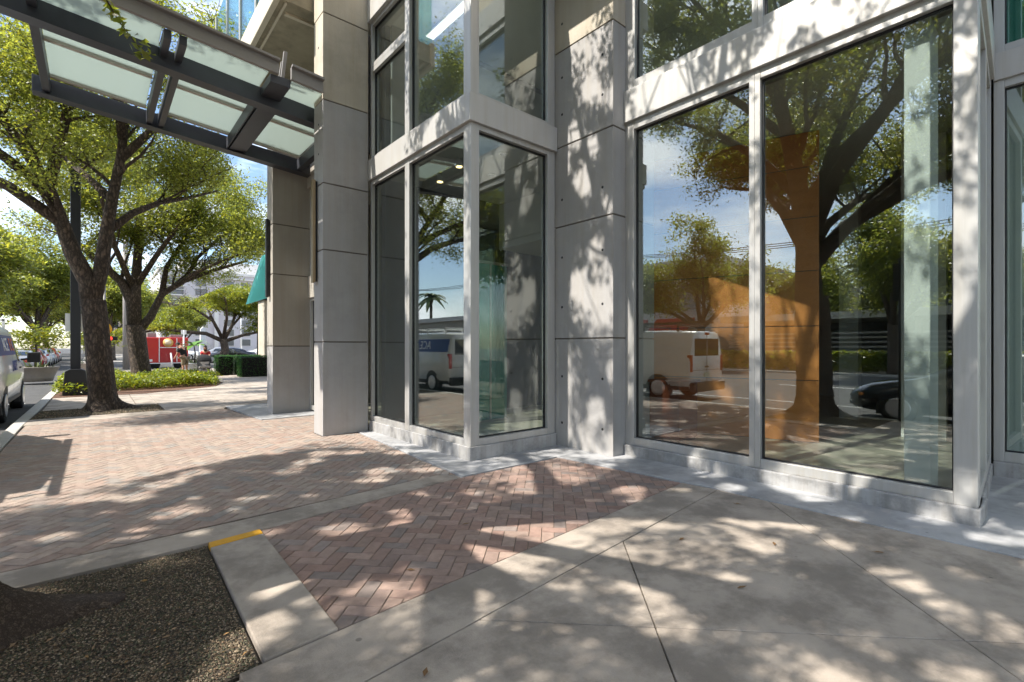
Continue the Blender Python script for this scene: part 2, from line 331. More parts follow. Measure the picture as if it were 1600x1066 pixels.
    def build(s, name, mats, parent=None, bevel=0.0, world=True):
        me = bpy.data.meshes.new(name)
        o0 = origin_of(parent) if (parent is not None and world) else Vector((0, 0, 0))
        me.from_pydata([(x - o0.x, y - o0.y, z - o0.z) for x, y, z in s.v], [], s.f)
        for mm in (mats if isinstance(mats, (list, tuple)) else [mats]): me.materials.append(mm)
        me.polygons.foreach_set("material_index", s.m); me.polygons.foreach_set("use_smooth", s.sm); me.update()
        bm = bmesh.new(); bm.from_mesh(me); bmesh.ops.recalc_face_normals(bm, faces=bm.faces); bm.to_mesh(me); bm.free()
        o = bpy.data.objects.new(name, me); COL.objects.link(o)
        if parent is not None: o.parent = parent
        if bevel:
            b = o.modifiers.new("bevel", 'BEVEL'); b.width = bevel; b.segments = 2; b.limit_method = 'ANGLE'; b.angle_limit = R(40)
        return o
def copy_tree(o, parent=None):
    c = o.copy(); COL.objects.link(c)
    if parent is not None: c.parent = parent
    for ch in list(o.children): copy_tree(ch, c)
    return c
def structure(o): o["kind"] = "structure"; return o
def tinted_mesh(name, V, F_n, tint, m, parent=None):
    """many equal n-gons from numpy: V (count*n,3), per-face tint"""
    cnt = len(V) // F_n; me = bpy.data.meshes.new(name); o0 = origin_of(parent) if parent is not None else Vector((0, 0, 0))
    V = V - np.array(o0)
    me.vertices.add(len(V)); me.vertices.foreach_set("co", V.astype(np.float32).ravel())
    me.loops.add(len(V)); me.loops.foreach_set("vertex_index", np.arange(len(V), dtype=np.int32))
    me.polygons.add(cnt); me.polygons.foreach_set("loop_start", np.arange(0, len(V), F_n, dtype=np.int32))
    me.update(calc_edges=True)
    at = me.attributes.new("tint", 'FLOAT_COLOR', 'FACE'); at.data.foreach_set("color", np.c_[tint, np.ones(cnt)].astype(np.float32).ravel())
    me.materials.append(m); me.validate()
    o = bpy.data.objects.new(name, me); COL.objects.link(o)
    if parent is not None: o.parent = parent
    return o
def clip(poly, reg):
    """Sutherland-Hodgman: clip poly to the convex counter-clockwise region"""
    for i in range(len(reg)):
        a, b = reg[i], reg[(i + 1) % len(reg)]; out = []
        side = lambda p: (b[0] - a[0]) * (p[1] - a[1]) - (b[1] - a[1]) * (p[0] - a[0])
        for j in range(len(poly)):
            p, q = poly[j], poly[(j + 1) % len(poly)]; sp, sq = side(p), side(q)
            if sp >= 0: out.append(p)
            if sp * sq < 0: t = sp / (sp - sq); out.append((p[0] + (q[0] - p[0]) * t, p[1] + (q[1] - p[1]) * t))
        poly = out
        if len(poly) < 3: return []
    return poly
def paving(name, cells, regs, z, depth, m, tint_fn, parent=None):
    """separate pavers (each with its own sunk edge) clipped to convex regions"""
    V, F, T = [], [], []
    for c in cells:
        for reg in regs:
            p = clip(c, reg)
            if not p: continue
            ar = 0.5 * abs(sum(p[i][0] * p[(i + 1) % len(p)][1] - p[(i + 1) % len(p)][0] * p[i][1] for i in range(len(p))))
            if ar < 2e-4: continue
            cx = sum(q[0] for q in p) / len(p); cy = sum(q[1] for q in p) / len(p)
            rr = sum(math.hypot(q[0] - cx, q[1] - cy) for q in p) / len(p); k = max(0.5, 1 - 0.004 / rr)
            b = len(V); n = len(p); dz = random.uniform(-0.0012, 0.0012)
            V += [(cx + (q[0] - cx) * k, cy + (q[1] - cy) * k, z + dz) for q in p]; V += [(q[0], q[1], z - 0.004) for q in p]; V += [(q[0], q[1], z - depth) for q in p]
            t = tint_fn(); F.append(tuple(range(b, b + n))); T.append(t)
            for lv in (0, 1):
                for i in range(n):
                    j = (i + 1) % n; F.append((b + lv * n + j, b + lv * n + i, b + (lv + 1) * n + i, b + (lv + 1) * n + j)); T.append(t)
    me = bpy.data.meshes.new(name); me.from_pydata(V, [], F)
    at = me.attributes.new("tint", 'FLOAT_COLOR', 'FACE'); at.data.foreach_set("color", [x for t in T for x in (*t, 1.0)])
    me.materials.append(m); bm = bmesh.new(); bm.from_mesh(me); bmesh.ops.recalc_face_normals(bm, faces=bm.faces); bm.to_mesh(me); bm.free()
    o = bpy.data.objects.new(name, me); COL.objects.link(o)
    return o
random.seed(7)

# ------------------------------------------------------------------ ground, road, pavement
structure(MB().box(-260, -220, -0.5, 260, 520, -0.16).build("ground", M['ground']))
structure(MB().box(-20, -120, -0.3, -1.22, 400, -0.12).build("road", M['asphalt']))
structure(MB().prism([(-1.22, -60), (-1.04, -60), (-1.04, 13.0), (-0.95, 20), (-0.75, 40), (-0.93, 40), (-1.15, 20), (-1.22, 13.0)], -0.2, 0.004).build("kerb", M['kerb'], bevel=0.015))
structure(MB().box(-20.25, -60, -0.3, -20.0, 160, 0.0).build("far_kerb", M['kerb'], bevel=0.015))
structure(MB().box(-24.5, -60, -0.3, -20.25, 160, -0.02).build("far_pavement", M['sidewalk']))
structure(MB().prism([(-1.04, -60), (40, -60), (40, 38), (-0.75, 38), (-0.95, 20), (-1.04, 13)], -0.3, -0.03).build("pavement_base", M['sidewalk_dark']))
structure(MB().box(-0.9, 38.4, -0.3, 60, 60, -0.05).build("cross_street", M['asphalt']))
lines = MB()
for y in range(-40, 120, 9): lines.box(-10.7, y, -0.12, -10.55, y + 3.2, -0.116)
for y in (4.6, 12.5, 19.3): lines.box(-4.0, y, -0.12, -1.5, y + 0.1, -0.116)
lines.box(-4.1, -40, -0.12, -4.0, 90, -0.115)
for k in range(8): lines.box(-19 + k * 2.2, 30, -0.12, -17.9 + k * 2.2, 33, -0.116)
structure(lines.build("road_markings", M['paint']))

# brick: 45 degree herringbone of single clay pavers
def herring(x0, y0, x1, y1, a=0.20, b=0.10, j=0.006):
    cells = []; c45 = math.sqrt(.5); R2 = int(max(x1 - x0, y1 - y0) / b * 1.6) + 6
    cx, cy = (x0 + x1) / 2, (y0 + y1) / 2
    for i in range(-R2, R2):
        for k in range(-R2 // 4 - 2, R2 // 4 + 3):
            for hv in (0, 1):
                if hv == 0: u, v, du, dv = (i + 4 * k) * b, i * b, a, b
                else: u, v, du, dv = (i + 4 * k) * b + 2 * b, (i - 1) * b, b, a
                q = [(u + j / 2, v + j / 2), (u + du - j / 2, v + j / 2), (u + du - j / 2, v + dv - j / 2), (u + j / 2, v + dv - j / 2)]
                p = [(cx + (s - t) * c45, cy + (s + t) * c45) for s, t in q]
                if p[0][0] < x0 - .3 or p[0][0] > x1 + .3 or p[0][1] < y0 - .3 or p[0][1] > y1 + .3: continue
                cells.append(p)
    return cells
BR = [(0.43, 0.315, 0.26), (0.41, 0.29, 0.235), (0.44, 0.335, 0.275), (0.39, 0.305, 0.26), (0.36, 0.31, 0.275), (0.46, 0.36, 0.295), (0.42, 0.32, 0.265)]
def brick_tint():
    c = random.choice(BR); k = random.uniform(0.74, 1.04); return tuple(min(1, x * k * q) for x, q in zip(c, (1.05, .97, .95)))
def brick_tint_sunlit():  # back pavers tinted lighter than the front: their sunlight is in the colour
    c = random.choice(BR); k = random.uniform(0.96, 1.08); return tuple(min(1, x * k * q) for x, q in zip(c, (1.0, 1.03, 1.03)))
regA = [(0.97, 2.545), (4.88, 2.84), (4.72, 4.56), (3.17, 4.585), (1.02, 4.33)]
regB1 = [(-1.03, 4.62), (1.0, 4.71), (2.2, 4.87), (3.18, 4.75), (3.45, 8.16), (2.87, 8.16), (-1.03, 8.16)]
regB1a = [(-1.03, 4.62), (3.0, 4.86), (3.44, 8.16), (-1.03, 8.16)]
regB2 = [(-1.03, 8.166), (2.86, 8.166), (2.86, 8.62), (-1.03, 8.62)]
regB3 = [(-1.03, 8.626), (2.55, 8.626), (2.55, 10.78), (2.35, 13.4), (-1.0, 12.85)]
regB4 = [(2.556, 8.626), (3.7, 8.626), (3.7, 10.76), (2.556, 10.78)]
snd = MB()
for rg_ in [regA, regB1a, regB2, regB3, regB4, [(3.0, 4.86), (3.19, 4.745), (3.45, 8.16), (3.43, 8.16)]]: snd.prism(rg_, -0.028, -0.0055)
structure(snd.build("joint_sand", mat("joint sand", (0.22, 0.175, 0.135), 0.95, noise=0.45, nscale=12)))
structure(paving("brick_paving_front", herring(0.9, 2.4, 5.0, 4.8), [regA], 0.0, 0.03, M['brick'], brick_tint))
structure(paving("brick_paving_back", herring(-1.2, 4.4, 4.0, 13.6), [regB1a, regB2, regB3, regB4, [(3.0, 4.86), (3.19, 4.745), (3.45, 8.16), (3.43, 8.16)]], 0.0, 0.03, M['brick'], brick_tint_sunlit))
# concrete: diagonal slabs in front, bands, far walk
diag = []
S = 1.55; c45 = math.sqrt(.5); base = Vector((3.13, 2.33 - 0.0))
o_s = (3.04 + 0.0, 2.24)
# joint lines: y-x = -0.80 (+ n*S*sqrt2), x+y = 3.74 (+ n*S*sqrt2)
sg = S / c45 / 2 * 2 * 1.0
for i in range(-6, 8):
    for k in range(-6, 8):
        pa, pb = -0.80 + i * 2.19, -0.80 + (i + 1) * 2.19; qa, qb = 3.74 + k * 2.19, 3.74 + (k + 1) * 2.19; e = 0.0055
        X = lambda p_, q_: ((q_ - p_) / 2, (q_ + p_) / 2)
        diag.append([X(pb - e, qa + e), X(pa + e, qa + e), X(pa + e, qb - e), X(pb - e, qb - e)])
regF = [(-1.03, -6), (5.07, -6), (4.94, 2.45), (0.5, 2.035), (-1.03, 1.89)]
gt = lambda: (1, 1, 1)
structure(paving("sidewalk_slabs", diag, [regF], 0.0, 0.03, M['sidewalk'], gt))
conc = MB()
conc.prism([(0.5, 2.043), (4.935, 2.458), (4.885, 2.832), (0.985, 2.537), (0.60, 2.508), (0.5, 2.50)], -0.03, 0.002)
conc.prism([(-1.03, 1.898), (0.494, 2.04), (0.494, 2.45), (-1.03, 2.43)], -0.03, 0.002)
conc.prism([(-1.03, 4.27), (1.01, 4.34), (3.165, 4.592), (3.175, 4.742), (2.99, 4.852), (1.0, 4.70), (-1.03, 4.614)], -0.03, 0.002)
conc.prism([(-1.03, 12.87), (2.345, 13.41), (2.55, 13.9), (-1.03, 13.86)], -0.03, 0.002)
structure(conc.build("concrete_bands", M['sidewalk'], bevel=0.004))
far_cells = [[(-1 + i * 1.8 + .008, 13.9 + k * 1.8 + .008), (-1 + (i + 1) * 1.8 - .008, 13.9 + k * 1.8 + .008), (-1 + (i + 1) * 1.8 - .008, 13.9 + (k + 1) * 1.8 - .008), (-1 + i * 1.8 + .008, 13.9 + (k + 1) * 1.8 - .008)] for i in range(16) for k in range(14)]
structure(paving("far_sidewalk", far_cells, [[(1.25, 13.92), (30, 13.92), (30, 38), (1.25, 38)], [(-0.93, 15.62), (1.24, 15.62), (1.24, 19.2), (-0.93, 19.2)], [(-.72, 28), (1.24, 28), (1.24, 38), (-.72, 38)]], 0.0, 0.03, M['sidewalk'], gt))
structure(MB().prism([(5.05, -6), (8.3, -6), (8.3, 8.14), (3.47, 8.14), (3.2, 4.6), (4.72, 4.575), (4.93, 2.6)], -0.03, 0.013).build("painted_apron", M['apron'], bevel=0.006))
structure(MB().prism([(2.56, 10.8), (3.8, 10.8), (3.8, 13.8), (2.45, 13.8)], -0.03, 0.012).build("column_apron", M['apron'], bevel=0.006))
tng = thing("concrete_kerb_strip", "short pale concrete strip beside the tree bed with a yellow painted end", "kerb", (0.8, 3.4, 0))
MB().prism([(0.607, 2.515), (0.975, 2.545), (1.015, 4.22), (0.645, 4.175)], -0.03, 0.014).build("strip", M['sidewalk'], tng, bevel=0.008)
MB().prism([(0.645, 4.178), (1.015, 4.223), (1.018, 4.335), (0.648, 4.29)], -0.03, 0.016).build("yellow_end", M['yellow'], tng, bevel=0.01)
mats_ = MB().prism([(-1.03, 2.44), (0.594, 2.505), (0.64, 4.285), (-1.03, 4.262)], -0.03, -0.012).build("tree_bed_soil", M['soil']); structure(mats_)
structure(MB().prism([(-1.03, 13.88), (1.24, 13.93), (1.24, 15.6), (-0.98, 15.6)], -0.03, -0.008).build("second_tree_bed_soil", M['soil']))
structure(MB().prism([(-0.95, 19.25), (1.24, 19.22), (3.4, 20.9), (4.0, 23.0), (3.9, 25.5), (3.2, 27.9), (-0.7, 27.9)], -0.03, 0.008).build("planting_bed_soil", mat("bark mulch", (0.17, 0.085, 0.05), 0.95, noise=0.6, nscale=25, bump=0.8, bscale=60)))
def pebbles(name, poly, n, s, seed, z=0.0):
    rg = np.random.default_rng(seed); xs = [p[0] for p in poly]; ys = [p[1] for p in poly]
    P = np.c_[rg.uniform(min(xs), max(xs), n * 2), rg.uniform(min(ys), max(ys), n * 2)]
    keep = np.ones(len(P), bool)
    for i in range(len(poly)):
        a, b = poly[i], poly[(i + 1) % len(poly)]; keep &= ((b[0] - a[0]) * (P[:, 1] - a[1]) - (b[1] - a[1]) * (P[:, 0] - a[0])) > 0.004
    P = P[keep][:n]; n = len(P); V = np.zeros((n, 4, 3, 3)); ang = rg.uniform(0, 6.28, n); sz = s * rg.uniform(.5, 1.4, n); h = sz * rg.uniform(.35, .8, n)
    c = np.c_[P, np.full(n, z - 0.012) + rg.uniform(0, .01, n)]
    cor = [c + np.c_[np.cos(ang + k * 1.571) * sz * (1 if k % 2 else .65), np.sin(ang + k * 1.571) * sz * (1 if k % 2 else .65), np.zeros(n)] for k in range(4)]
    top = c + np.c_[rg.normal(0, .15, n) * sz, rg.normal(0, .15, n) * sz, h]
    for k in range(4): V[:, k, 0] = cor[k]; V[:, k, 1] = cor[(k + 1) % 4]; V[:, k, 2] = top
    pal = np.array([(0.20, 0.155, 0.11), (0.12, 0.10, 0.075), (0.30, 0.25, 0.19), (0.08, 0.085, 0.055), (0.17, 0.12, 0.08), (0.10, 0.115, 0.07), (0.36, 0.31, 0.25)])
    t = pal[rg.integers(0, len(pal), n)] * rg.uniform(.4, .95, (n, 1)) * np.array([1.0, .9, .75])
    return tag(tinted_mesh(name, V.reshape(-1, 3), 3, np.repeat(t, 4, 0), M['gravel']), kind="stuff")
tag(pebbles("gravel", [(-1.0, 2.45), (0.59, 2.51), (0.635, 4.275), (-1.0, 4.255)], 42000, 0.0068, 3), "brown pebble gravel around the root of the nearest oak", "gravel")
tag(pebbles("gravel", [(-1.0, 13.9), (1.22, 13.95), (1.22, 15.58), (-0.96, 15.58)], 5000, 0.02, 4), "sunlit tan gravel at the foot of the farther oak", "gravel")

# ------------------------------------------------------------------ the corner building
B = thing("corner_building", "grey concrete and aluminium shopfront building with tall glass panes on the right", "building", (5.6, 4.0, 0))
UX, UY = (0, -1), (1, 0)          # along the street front (towards the camera) / along the side faces
def wall_axes(kind):
    return {'front': ((0, -1), (1, 0)), 'side': ((1, 0), (0, 1))}[kind]
def window(o, u, n, a0, a1, z0, z1, fl, fr, fb, ft, glass='glass', depth=0.12, recess=0.075):
    """frame ring with rebate, dark gasket and one pane, in wall axes"""
    f = MB(); i0, i1, j0, j1 = a0 + fl, a1 - fr, z0 + fb, z1 - ft
    f.obox(o, u, n, a0, i0, 0, depth, z0, z1); f.obox(o, u, n, i1, a1, 0, depth, z0, z1)
    f.obox(o, u, n, i0, i1, 0.004, depth, z0, j0); f.obox(o, u, n, i0, i1, 0.004, depth, j1, z1)
    fo = f.build("window", M['alu'], B, bevel=0.005)
    g = MB(); k = 0.014
    g.obox(o, u, n, i0, i0 + k, recess - .02, recess + .02, j0, j1); g.obox(o, u, n, i1 - k, i1, recess - .02, recess + .02, j0, j1)
    g.obox(o, u, n, i0 + k, i1 - k, recess - .02, recess + .02, j0, j0 + k); g.obox(o, u, n, i0 + k, i1 - k, recess - .02, recess + .02, j1 - k, j1)
    g.build("gasket", M['gasket'], fo)
    MB().obox(o, u, n, i0 + k, i1 - k, recess - .006, recess + .006, j0 + k, j1 - k).build("pane", M[glass], fo)
    return fo
# main street front: face at X = 5.55, a runs from Y = 4.07 towards -Y
uF, nF = (0.0, -1.0), (1.0, 0.0); oF = (5.55, 4.07)
A = lambda y: 4.07 - y
MB().obox((5.5, 4.07), uF, nF, 0, A(.52), 0, 0.5, 0, 0.155).build("plinth", M['plinth'], B, bevel=0.012)
window(oF, uF, nF, 0, A(2.34), 0.155, 4.56, .14, .06, .10, .11)
window(oF, uF, nF, A(2.34), A(.54), 0.155, 4.56, .06, .155, .10, .11)
MB().obox((5.505, 4.07), uF, nF, 0, A(.54), 0, .3, 4.56, 4.99).build("spandrel", M['alu_band'], B, bevel=0.006)
window(oF, uF, nF, 0, A(2.31), 4.99, 7.35, .15, .06, .13, .12)
window(oF, uF, nF, A(2.31), A(.54), 4.99, 7.35, .06, .155, .13, .12)
MB().obox((5.505, 4.07), uF, nF, 0, A(.54), 0, .3, 7.35, 7.8).build("spandrel", M['alu_band'], B, bevel=0.006)
# bay: front face at X = 3.69, side face at Y = 5.14
oB = (3.70, 8.3); AB = lambda y: 8.3 - y
MB().prism([(3.67, 5.11), (5.27, 5.11), (5.27, 5.4), (4.2, 5.4), (4.2, 8.16), (3.67, 8.16)], 0, 0.19).build("plinth", M['plinth'], B, bevel=0.01)
window(oB, uF, nF, AB(8.16), AB(6.84), 0.19, 4.42, .06, .07, .08, .08)
window(oB, uF, nF, AB(6.84), AB(5.14), 0.19, 4.42, .07, .16, .08, .08)
uS, nS = (1.0, 0.0), (0.0, 1.0); oS = (3.70, 5.14)
window(oS, uS, nS, 0.12, 1.56, 0.19, 4.42, .02, .15, .09, .07)
MB().box(3.702, 5.142, 0.19, 3.818, 5.30, 4.42).build("corner_post", M['alu'], B, bevel=0.005)
MB().prism([(3.655, 5.095), (5.27, 5.095), (5.27, 5.3), (3.9, 5.3), (3.9, 8.165), (3.655, 8.165)], 4.42, 4.78).build("spandrel", M['alu_band'], B, bevel=0.006)
for zz in ((4.78, 6.40, .06, .08), (6.40, 7.20, .08, .06)):
    window(oB, uF, nF, AB(8.16), AB(6.84), zz[0], zz[1], .06, .07, zz[2], zz[3])
window(oB, uF, nF, AB(6.84), AB(5.14), 4.78, 7.20, .07, .16, .06, .06)
window(oS, uS, nS, 0.12, 1.56, 4.78, 7.20, .02, .15, .06, .06)
MB().box(3.702, 5.142, 4.78, 3.818, 5.30, 7.2).build("corner_post", M['alu'], B, bevel=0.005)
MB().prism([(3.64, 5.08), (5.27, 5.08), (5.27, 5.4), (4.0, 5.4), (4.0, 8.165), (3.64, 8.165)], 7.2, 7.68).build("spandrel", M['alu_band'], B, bevel=0.006)
def column(x0, y0, x1, y1, zs, mats_z, holes, ztop):
    """cast panels stacked with open joints; holes = [(face, coordinate, z)]"""
    c = MB(); c.box(x0 + .014, y0 + .014, 0, x1 - .014, y1 - .014, ztop, 2)
    lv = [0.0] + zs + [ztop]
    for i in range(len(lv) - 1):
        mi = 0 if lv[i] < mats_z - 0.1 else 1
        c.box(x0, y0, lv[i] + (.011 if i else 0), x1, y1, lv[i + 1] - .011, mi)
    for face, q, z in holes:
        if face == 'front': c.lathe([(.019, 0.004), (.019, -.003), (.012, -.0035)], (x0, q, z), 'x', 14, 3)
        else: c.lathe([(.019, 0.004), (.019, -.003), (.012, -.0035)], (q, y0, z), 'y', 14, 3)
    return c
h4 = [('front', y, z) for y in (5.01, 4.25) for z in (.36, 1.05, 2.08, 2.82, 3.68, 4.95, 5.5, 6.3)]
column(5.28, 4.07, 6.25, 5.17, [1.61, 3.28, 4.47, 5.90], 5.9, h4, 9).build("column", [M['concrete_grey'], M['concrete_cream'], M['joint'], M['hole']], B, bevel=0.006)
h2 = [('front', 8.38, z) for z in (4.75, 5.25, 6.0, 6.55)]
column(2.87, 8.17, 3.66, 8.60, [1.57, 3.11, 4.22, 5.61, 7.06], 5.61, h2, 9).build("column", [M['concrete_grey'], M['concrete_cream'], M['joint'], M['hole']], B, bevel=0.006)
column(2.95, 11.5, 3.78, 11.95, [1.5, 3.09, 4.19], 1.5, [], 9).build("column", [M['concrete_grey'], M['concrete_warm'], M['joint'], M['hole']], B, bevel=0.006)
# entrance front between the columns, set back
oE = (3.74, 11.5); AE = lambda y: 11.5 - y
window(oE, uF, nF, 0, 1.45, 0.05, 2.6, .07, .05, .1, .06); window(oE, uF, nF, 1.45, 2.9, 0.05, 2.6, .05, .07, .1, .06)
MB().obox((3.70, 11.5), uF, nF, 0, 2.9, 0, .2, 2.6, 3.1).build("spandrel", M['concrete_warm'], B, bevel=0.006)
window(oE, uF, nF, 0, 1.45, 3.1, 5.1, .07, .05, .06, .06); window(oE, uF, nF, 1.45, 2.9, 3.1, 5.1, .05, .07, .06, .06)
MB().obox((3.68, 11.5), uF, nF, 0, 2.9, 0, .25, 5.1, 7.3).build("spandrel", M['concrete_warm'], B, bevel=0.006)
# side return and recessed front at the far right (the return is a few degrees off square)
ur = Vector((2.27, 0.12)).normalized(); nr = (-ur.y, ur.x); oR_ = (5.56, 0.535)
MB().obox((5.56, .52), (ur.x, ur.y), nr, 0.0, 2.27, 0, .2, 0, .155).build("plinth", M['plinth'], B, bevel=0.01)
window(oR_, (ur.x, ur.y), nr, 0.10, 1.2, .155, 4.56, .05, .03, .1, .1); window(oR_, (ur.x, ur.y), nr, 1.2, 2.27, .155, 4.56, .03, .05, .1, .1)
MB().obox((5.56, .505), (ur.x, ur.y), nr, 0.0, 2.27, 0, .2, 4.56, 5.0).build("spandrel", M['alu_band'], B, bevel=0.006)
window(oR_, (ur.x, ur.y), nr, 0.10, 1.2, 5.0, 7.35, .05, .03, .1, .1); window(oR_, (ur.x, ur.y), nr, 1.2, 2.27, 5.0, 7.35, .03, .05, .1, .1)
oQ = (7.88, 0.64)
MB().obox((7.84, .64), uF, nF, 0, 4, 0, .3, 0, .18).build("plinth", M['plinth'], B, bevel=0.01)
for k in range(2):
    window(oQ, uF, nF, k * 2, k * 2 + 2, .18, 4.55, .09, .06, .11, .09); window(oQ, uF, nF, k * 2, k * 2 + 2, 4.86, 7.3, .09, .06, .09, .09, 'glass_green')
MB().obox((7.85, .64), uF, nF, 0, 4, 0, .3, 4.55, 4.86).build("spandrel", M['alu_band'], B, bevel=0.006)
# rooms behind the glass
MB().box(5.68, 0.72, 0.05, 15, 8.0, 0.16).build("interior_floor", M['intfloor'], B)
MB().box(3.84, 5.32, 0.05, 5.66, 8.0, 0.165).build("interior_floor", M['intfloor'], B)
MB().box(5.86, 0.74, 4.5, 15, 8.0, 4.95).build("ceiling", M['ceiling'], B)
MB().box(3.92, 5.42, 4.46, 5.8, 8.0, 4.74).build("ceiling", M['ceiling'], B)
MB().box(6.5, 5.2, 3.55, 15, 8.0, 4.48).build("soffit", M['white_wall'], B)
MB().box(5.86, 0.76, 7.36, 15, 8.0, 7.6).build("ceiling", M['white_wall'], B)
MB().box(3.95, 5.45, 7.21, 5.8, 8.0, 7.5).build("ceiling", M['white_wall'], B)
MB().box(15, -4, 0, 15.2, 12, 8).build("interior_wall", M['grey_wall'], B)
MB().box(3.9, 8.0, 0.05, 15, 8.15, 8).build("interior_wall", M['dark_int'], B)
MB().box(4.0, 7.93, 4.8, 15, 7.998, 7.2).build("interior_wall", M['grey_wall'], B)
MB().box(8.0, 0.62, 0.05, 15, 0.72, 8).build("interior_wall", M['dark_int'], B)
MB().box(8.0, 0.73, 4.96, 8.1, 7.9, 7.35).build("interior_wall", M['white_wall'], B)
MB().box(8.15, -4, 0.2, 8.2, .55, 7.3).build("roller_blind", M['pale_blind'], B)
MB().box(3.4, 8.6, 0, 4.0, 8.7, 0.01).build("threshold", M['plinth'], B)
MB().box(3.95, 8.7, 0.0, 14, 11.9, 0.04).build("interior_floor", M['intfloor'], B)
MB().box(7.5, 8.2, 0.05, 7.6, 11.9, 8).build("interior_wall", M['grey_wall'], B)
MB().box(4.0, 8.2, 5.15, 7.5, 11.9, 5.3).build("ceiling", M['ceiling'], B)
# building mass above and behind
MB().box(5.9, -6, 8.0, 22, 11.4, 16).build("upper_storeys", M['concrete_cream'], B)
MB().box(3.98, 4.2, 7.7, 5.88, 12, 16).build("upper_storeys", M['concrete_cream'], B)
MB().box(3.95, 11.96, 0, 22, 15.9, 16).build("upper_storeys", M['concrete_warm'], B)
MB().box(15.3, -6, 0, 22, 11.9, 7.99).build("rear_wall", M['concrete_warm'], B)
bal = MB().box(2.33, 8.66, 7.3, 3.97, 13.9, 7.66); bo = bal.build("balcony", M['soffit'], B)
MB().box(2.24, 8.62, 7.24, 2.33, 13.95, 7.72).build("fascia", M['trim_cream'], bo, bevel=0.01)
MB().box(2.5, 8.95, 7.26, 3.9, 9.02, 7.3).box(2.42, 8.7, 7.27, 2.46, 13.8, 7.3).build("drip_edge", M['trim_cream'], bo)
for k in range(4):
    y = 8.7 + k * 1.3
    MB().box(2.27, y, 7.73, 2.29, y + 1.2, 9.6).build("glass_screen", M['glass_green'], bo)
    MB().box(2.25, y + 1.2, 7.73, 2.31, y + 1.3, 9.6).build("screen_post", M['alu'], bo)
# orange feature wall and cabinet inside
ow_ = MB(); uo = Vector((-.327, .945)); uo.normalize(); no = (uo.y, -uo.x); p0 = (7.58, 2.33)
zl = [.16, 1.02, 1.78, 2.55, 3.3, 4.0, 4.49]
for i in range(6): ow_.obox(p0, (uo.x, uo.y), no, 0, 2.9, 0, .12, zl[i] + .006, zl[i + 1] - .006)
ow_.obox(p0, (uo.x, uo.y), no, 0.01, 2.89, .01, .11, .16, 4.49, 1)
ow_.build("feature_wall", [M['orange'], M['joint']], B, bevel=0.003)
MB().box(5.72, .87, .165, 6.1, 1.06, 4.49).build("white_pier", M['white_wall'], B, bevel=0.01)
MB().box(9.0, 1.2, .165, 9.15, 1.7, 4.49).box(10.5, 2.6, .165, 10.7, 2.9, 4.49).build("white_pier", M['white_wall'], B)
cb = thing("cabinet", "dark reddish wooden cabinet standing just inside the left tall window", "cabinet", (6.35, 3.9, .16))
MB().box(6.1, 3.58, .2, 6.6, 4.05, .98).build("carcass", M['darkwood'], cb, bevel=0.006)
MB().box(6.07, 3.55, .98, 6.63, 4.06, 1.02).build("top", M['darkwood'], cb, bevel=0.004)
MB().box(6.12, 3.6, .16, 6.58, 4.03, .2).build("base", M['black_plastic'], cb)
for i, (x, y, l) in enumerate(((4.35, 6.35, "yellow lit ceiling spotlight in the bay nearest the corner post"), (4.5, 7.15, "yellow lit ceiling spotlight deeper in the bay"))):
    t = thing("spotlight", l, "ceiling light", (x, y, 4.46), "spotlights in the bay")
    MB().lathe([(.045, 0), (.05, -.1), (.062, -.13)], (x, y, 4.46), 'z', 14).build("housing", M['white'], t)
    MB().lathe([(.05, -.132), (.05, -.14)], (x, y, 4.46), 'z', 14).build("lamp", M['lamp'], t)
gp = thing("glass_partition", "teal glass partition standing inside the bay behind the side pane", "partition", (5.3, 6.8, .165))
MB().box(4.95, 6.79, .2, 5.3, 6.81, 2.95).box(5.34, 6.79, .2, 5.7, 6.81, 2.95).build("panel", mat("teal screen", (.05, .30, .25), .12, noise=.25, nscale=3, stretch=(8, 8, .3)), gp)
MB().box(4.93, 6.77, .165, 5.72, 6.83, .2).box(4.93, 6.77, 2.95, 5.72, 6.83, 3.0).box(5.305, 6.775, .2, 5.335, 6.825, 2.95).build("rail", M['alu'], gp)
for (x, y, l) in ((4.75, 5.75, "small round recessed ceiling light near the bay side window"), (5.2, 6.6, "small round recessed ceiling light farther inside the bay")):
    t = thing("downlight", l, "ceiling light", (x, y, 4.455), "recessed lights in the bay")
    MB().lathe([(.075, 0), (.075, -.01), (.055, -.012)], (x, y, 4.46), 'z', 18).build("ring", M['white'], t)
    MB().lathe([(.05, -.008), (.05, -.014)], (x, y, 4.46), 'z', 14).build("lamp", M['clear_lens'], t)
for (x0, y0, x1, y1, z, l) in ((4.6, 5.7, 4.75, 7.8, 7.2, "long white ceiling strip upstairs in the bay"),):
    t = thing("ceiling_strip", l, "ceiling light", ((x0 + x1) / 2, (y0 + y1) / 2, z))
    MB().box(x0 - .02, y0, z - .02, x1 + .02, y1, z).build("housing", M['white'], t); MB().box(x0, y0 + .02, z - .03, x1, y1 - .02, z - .02).build("diffuser", M['strip'], t)
for (x, y, l, m) in ((2.83, 8.46, "tall slim bronze wall light on the nearer entrance column", 'bronze'), (2.91, 11.72, "tall slim black wall light on the farther entrance column", 'post_black')):
    t = thing("wall_light", l, "wall light", (x, y, 2.55))
    MB().box(x - .045, y - .045, 2.58, x + .005, y + .045, 4.32).build("shade", M[m], t, bevel=0.004)
    MB().box(x + .006, y - .03, 2.6, x + .037, y + .03, 4.3).build("backplate", M['post_black'], t)
aw = thing("awning", "small teal awning hanging from the far side of the building", "awning", (3.3, 13.4, 2.6))
MB().extr([(3.16, 3.75), (2.80, 2.52), (3.30, 2.72)], lambda a, b, q: (a, q, b), 13.0, 13.3).build("cloth", M['teal'], aw)
